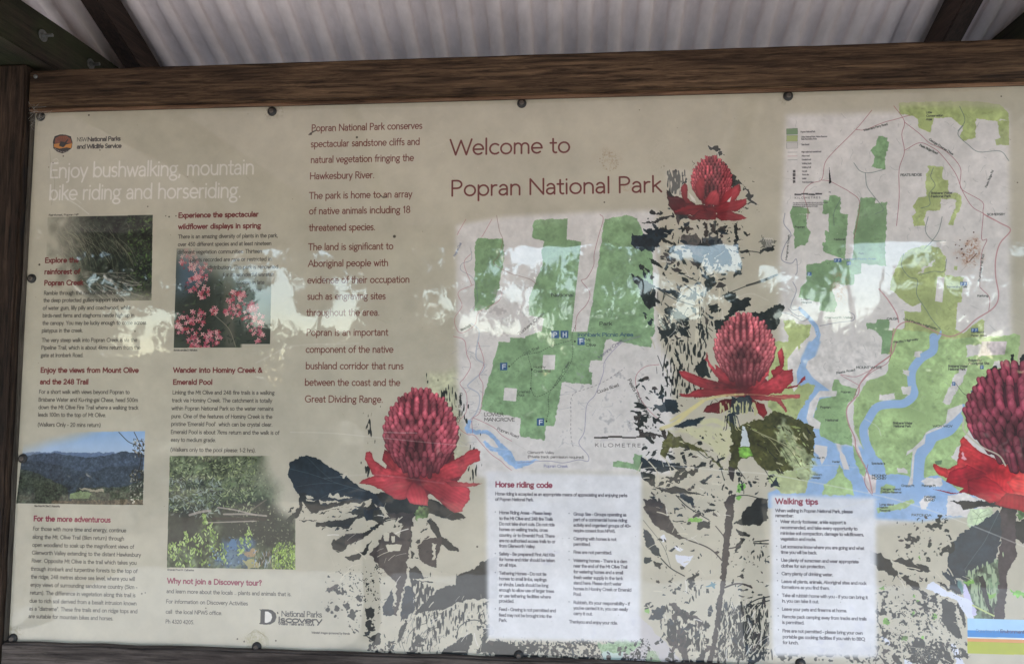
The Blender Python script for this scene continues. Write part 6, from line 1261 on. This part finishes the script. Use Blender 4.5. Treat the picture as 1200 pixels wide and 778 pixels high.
# ------------------------------------------------------------------ the clearing and bush in front of the board (behind the visitor), seen in its gloss
GN = Nodes('leaf_litter_ground'); v = GN.mapping((1, 1, 1)); n1 = GN.noise(v, .35, 5, .6); n2 = GN.noise(v, 12, 6, .75)
c = GN.ramp(n1, [(.38, (.24, .20, .15)), (.55, (.32, .28, .22)), (.68, (.15, .17, .09))]); c = GN.mix(.6, c, GN.ramp(n2, [(.35, (.35, .3, .26)), (.65, (1, 1, 1))]), 'MULTIPLY')
GN.l(c, GN.b.inputs['Base Color']); GN.b.inputs['Roughness'].default_value = .95; GN.bump(n2, .7, .03)
gv, gf = [], []; ng = 44
for j in range(ng+1):
    for i in range(ng+1):
        x = math.copysign(abs(i/ng*2-1)**1.6, i/ng*2-1)*160; y = math.copysign(abs(j/ng*2-1)**1.6, j/ng*2-1)*160-3
        d = math.hypot(x, y+1.5); z = 0 if d < 5 else (math.sin(x*.07+1)*math.cos(y*.06)*.9+.25*math.sin(x*.4)*math.sin(y*.31))*min(1, (d-5)/25)
        gv.append((x, y, z))
for j in range(ng):
    for i in range(ng): a = j*(ng+1)+i; gf.append((a, a+1, a+ng+2, a+ng+1))
g = link('ground', pyd(gv, gf), GN.m, smooth=True); tag(g, kind='structure')
# a worn concrete pad under the shelter
CP = Nodes('concrete'); v = CP.mapping((1, 1, 1)); n1 = CP.noise(v, 3, 7, .7); CP.l(CP.ramp(n1, [(.3, (.34, .33, .31)), (.7, (.46, .45, .43))]), CP.b.inputs['Base Color']); CP.b.inputs['Roughness'].default_value = .9; CP.bump(n1, .4, .01)
pad = link('path', box_mesh(7.2, 5.0, .06, .01), CP.m); pad.location = (-.1, -1.9, .012); tag(pad, kind='structure')
LF = []
for nm, a, b in (('leaf_green', (.035, .062, .020), (.075, .11, .034)), ('leaf_olive', (.05, .062, .024), (.10, .11, .045)), ('leaf_grey', (.055, .07, .042), (.11, .125, .075))):
    m = Nodes(nm); n1 = m.noise(m.mapping((1, 1, 1)), 1.3, 4, .6); m.l(m.ramp(n1, [(.35, a), (.65, b)]), m.b.inputs['Base Color']); m.b.inputs['Roughness'].default_value = .45; LF.append(m.m)
BK_ = Nodes('gum_bark'); v = BK_.mapping((3, 3, .6)); n1 = BK_.noise(v, 2.5, 7, .7, .5); BK_.l(BK_.ramp(n1, [(.35, (.075, .06, .05)), (.5, (.2, .17, .145)), (.68, (.36, .33, .29))]), BK_.b.inputs['Base Color']); BK_.b.inputs['Roughness'].default_value = .85; BK_.bump(n1, .8, .02)
def leafmesh(cl, per, size, rr, droop=1.6):
    """cl: clumps (x,y,z,r); narrow hanging leaves through each"""
    c = np.array(cl); n = len(c)*per
    k = np.repeat(np.arange(len(c)), per)
    d = rr.normal(size=(n, 3)); d /= np.linalg.norm(d, axis=1)[:, None]; d *= (rr.random(n)**.45)[:, None]
    p = c[k, :3]+d*c[k, 3:4]*np.array([1, 1, .62])
    a = rr.normal(size=(n, 3)); a[:, 2] -= droop; a /= np.linalg.norm(a, axis=1)[:, None]
    b = np.cross(a, rr.normal(size=(n, 3))); b /= np.linalg.norm(b, axis=1)[:, None]
    L = size*(.6+.8*rr.random(n))[:, None]; Wd = L*.19
    v = np.stack([p-a*L*.5, p+b*Wd, p+a*L*.5, p-b*Wd], 1).reshape(-1, 3)
    me = bpy.data.meshes.new('leaves'); me.vertices.add(len(v)); me.vertices.foreach_set('co', v.astype(np.float32).ravel())
    me.loops.add(n*4); me.loops.foreach_set('vertex_index', np.arange(n*4, dtype=np.int32)); me.polygons.add(n)
    me.polygons.foreach_set('loop_start', np.arange(0, n*4, 4, dtype=np.int32)); me.polygons.foreach_set('loop_total', np.full(n, 4, np.int32)); me.update(); me.validate()
    return me
def limb(vs, fs, pts, rad, n=8):
    b0 = len(vs)
    for i, p in enumerate(pts):
        d = (Vector(pts[min(i+1, len(pts)-1)])-Vector(pts[max(i-1, 0)])).normalized(); u = d.orthogonal().normalized(); w = d.cross(u)
        for k in range(n): a = 2*math.pi*k/n; vs.append(tuple(Vector(p)+(u*math.cos(a)+w*math.sin(a))*rad[i]))
    for i in range(len(pts)-1):
        for k in range(n): fs.append((b0+i*n+k, b0+i*n+(k+1) % n, b0+(i+1)*n+(k+1) % n, b0+(i+1)*n+k))
def gum(x, y, h, r0, seed, label, leafm, dens=1.0, low=.35, spread=.34, lsize=.15):
    rr = random.Random(seed); nr = np.random.default_rng(seed)
    t = empty('gum_tree', (x, y, 0)); tag(t, label, 'tree')
    vs, fs, cl = [], [], []; top = None; pts = []; rad = []
    ax, ay = rr.uniform(-.05, .05), rr.uniform(-.05, .05)
    for i in range(9):
        q = i/8; pts.append((x+ax*h*q+rr.uniform(-.06, .06), y+ay*h*q+rr.uniform(-.06, .06), -.1+h*.86*q)); rad.append(r0*(1-.8*q)*(1.25 if i == 0 else 1))
    limb(vs, fs, pts, rad, 10); nb = int(13*dens)+4
    for k in range(nb):
        q = rr.uniform(low, 1) if k % 3 else rr.uniform(.15, .5); base = Vector(pts[min(8, int(q*8))]); a = rr.uniform(0, 6.28); L = h*spread*rr.uniform(.5, 1.1)*(1.15-.5*q)
        bp_ = [base]; dv = Vector((math.cos(a), math.sin(a), rr.uniform(.15, .9)))
        for j in range(1, 5): dv += Vector((rr.uniform(-.3, .3), rr.uniform(-.3, .3), rr.uniform(-.25, .3))); bp_.append(bp_[-1]+dv.normalized()*L/4)
        limb(vs, fs, [tuple(b) for b in bp_], [r0*.34*(1-q*.6)*(1-.22*j) for j in range(5)], 6)
        for j in range(2, 5):
            for _ in range(2): cl.append((bp_[j].x+rr.gauss(0, L*.14), bp_[j].y+rr.gauss(0, L*.14), bp_[j].z+rr.gauss(0, L*.10), rr.uniform(.22, .48)))
    link('trunk', pyd(vs, fs), BK_.m, t, smooth=True)
    link('crown', leafmesh(cl, 95, lsize, nr), leafm, t)
    return t
spots = [(-9.6, -12.0, 5.6, .16, 'bushy young gum farthest left across the clearing', 2.2), (-7.9, -13.2, 5.8, .15, 'bushy young gum second from the left', 2.0), (-5.6, -14.4, 5.2, .12, 'thin gum with open crown left of the board', .7), (-2.7, -12.6, 5.4, .16, 'full-crowned gum left of the middle of the board', 1.5),
         (-.2, -13.6, 5.0, .12, 'narrow gum standing straight out from the board', .8), (1.6, -14.8, 5.2, .11, 'sparse gum just right of the narrow one', .6), (3.1, -12.8, 4.2, .14, 'short full gum right of the middle of the board', 1.6), (5.2, -14.0, 5.3, .12, 'open-crowned gum on the right of the clearing', .8), (6.9, -15.0, 5.0, .12, 'thin pale gum before the right end', .6), (8.6, -12.4, 5.6, .17, 'bushy gum farthest right at the clearing edge', 2.2),
         (-13.5, -9, 6.5, .2, 'gum at the left end of the clearing', 1.6), (12.5, -8.5, 6.5, .2, 'gum at the right end of the clearing', 1.6), (-4.2, -15.6, 5.4, .12, 'leaning gum behind the open crowns on the left', .9), (-6.9, -11.2, 4.6, .1, 'slim sapling gum in front of the left gums', 1.0), (-1.3, -15.2, 5.0, .1, 'thin leaning sapling left of the narrow gum', .45), (4.1, -15.4, 5.2, .1, 'thin sapling behind the short full gum', .6), (-3.9, -13.4, 5.0, .1, 'thin sapling beside the full-crowned gum', .5), (7.7, -13.8, 5.0, .1, 'thin sapling before the farthest right gum', .5), (2.3, -16.5, 5.6, .1, 'thin sapling deepest behind the sparse gum', .5),
         (-6.4, -5.2, 6.5, .2, 'unseen dense gum added close beside the left end of the shelter to block light', 2.6), (-5.9, -2.2, 6.0, .2, 'unseen dense gum added nearest the left end posts of the shelter to block light', 2.6), (-8.6, -8.2, 6.5, .2, 'unseen dense gum added between the shelter and the far left gums to block light', 2.6), (-2.0, -10.4, 4.9, .09, 'weeping sapling in front of the full-crowned gum', .45), (.9, -10.8, 5.0, .09, 'weeping sapling in front of the sparse gum', .45), (4.6, -11.0, 5.0, .09, 'weeping sapling in front of the open-crowned gum', .6)]  # three dense gums at left are added out of view to block light
for i, (x, y, h, r, lb, dn) in enumerate(spots):
    gum(x, y, h, r, 40+i, lb, LF[i % 3], dens=dn, low=.25)['group'] = 'young gum trees around the clearing'
BL = ['nearest the farthest left gum', 'in front of the thin open gum', 'in front of the full-crowned gum', 'straight out from the board', 'in front of the short full gum', 'in front of the open-crowned gum', 'nearest the farthest right gum', 'behind at the far left end', 'behind the second gum from the left', 'behind the full-crowned gum', 'behind the sparse gum', 'behind the thin pale gum', 'behind at the far right end']
for i, (x, y, r) in enumerate([(-8, -9.5, 1.3), (-5, -10.8, 1.1), (-2.5, -10.2, .9), (.4, -11, 1.1), (3.2, -10.3, 1.0), (5.9, -10.9, 1.3), (8.6, -9.6, 1.4), (-10.5, -13, 1.8), (-6.5, -15, 1.9), (-2.2, -14.5, 1.8), (2.2, -15.5, 1.9), (6.4, -15.8, 1.9), (10.6, -13.4, 1.8)]):
    nr = np.random.default_rng(90+i); rr = random.Random(i); s = empty('bush', (x, y, 0)); tag(s, ['low olive shrub', 'dense green shrub', 'loose grey-green shrub'][i % 3]+' across the clearing, '+BL[i], 'shrub', 'shrubs at the clearing edge')
    cl = [(x+rr.gauss(0, r*.5), y+rr.gauss(0, r*.4), abs(rr.gauss(r*.62, r*.42)), r*rr.uniform(.22, .42)) for _ in range(36)]
    vs, fs = [], []
    for c_ in cl[:9]: limb(vs, fs, [(x, y, 0), ((x+c_[0])/2, (y+c_[1])/2, c_[2]*.6), c_[:3]], [.03, .02, .008], 5)
    link('stem', pyd(vs, fs), BK_.m, s); link('foliage', leafmesh(cl, 110, .11, nr), LF[(i+1) % 3], s)
far = [(40*math.cos(a)+random.gauss(0, 3), 40*math.sin(a)+random.gauss(0, 3), random.uniform(.3, 4.2), random.uniform(1.6, 2.6)) for a in np.linspace(0, 6.283, 230) for _ in range(2)]
fw = link('distant_bush', leafmesh(far, 60, .75, np.random.default_rng(3)), LF[0]); tag(fw, 'dense bush ringing the clearing', kind='stuff')
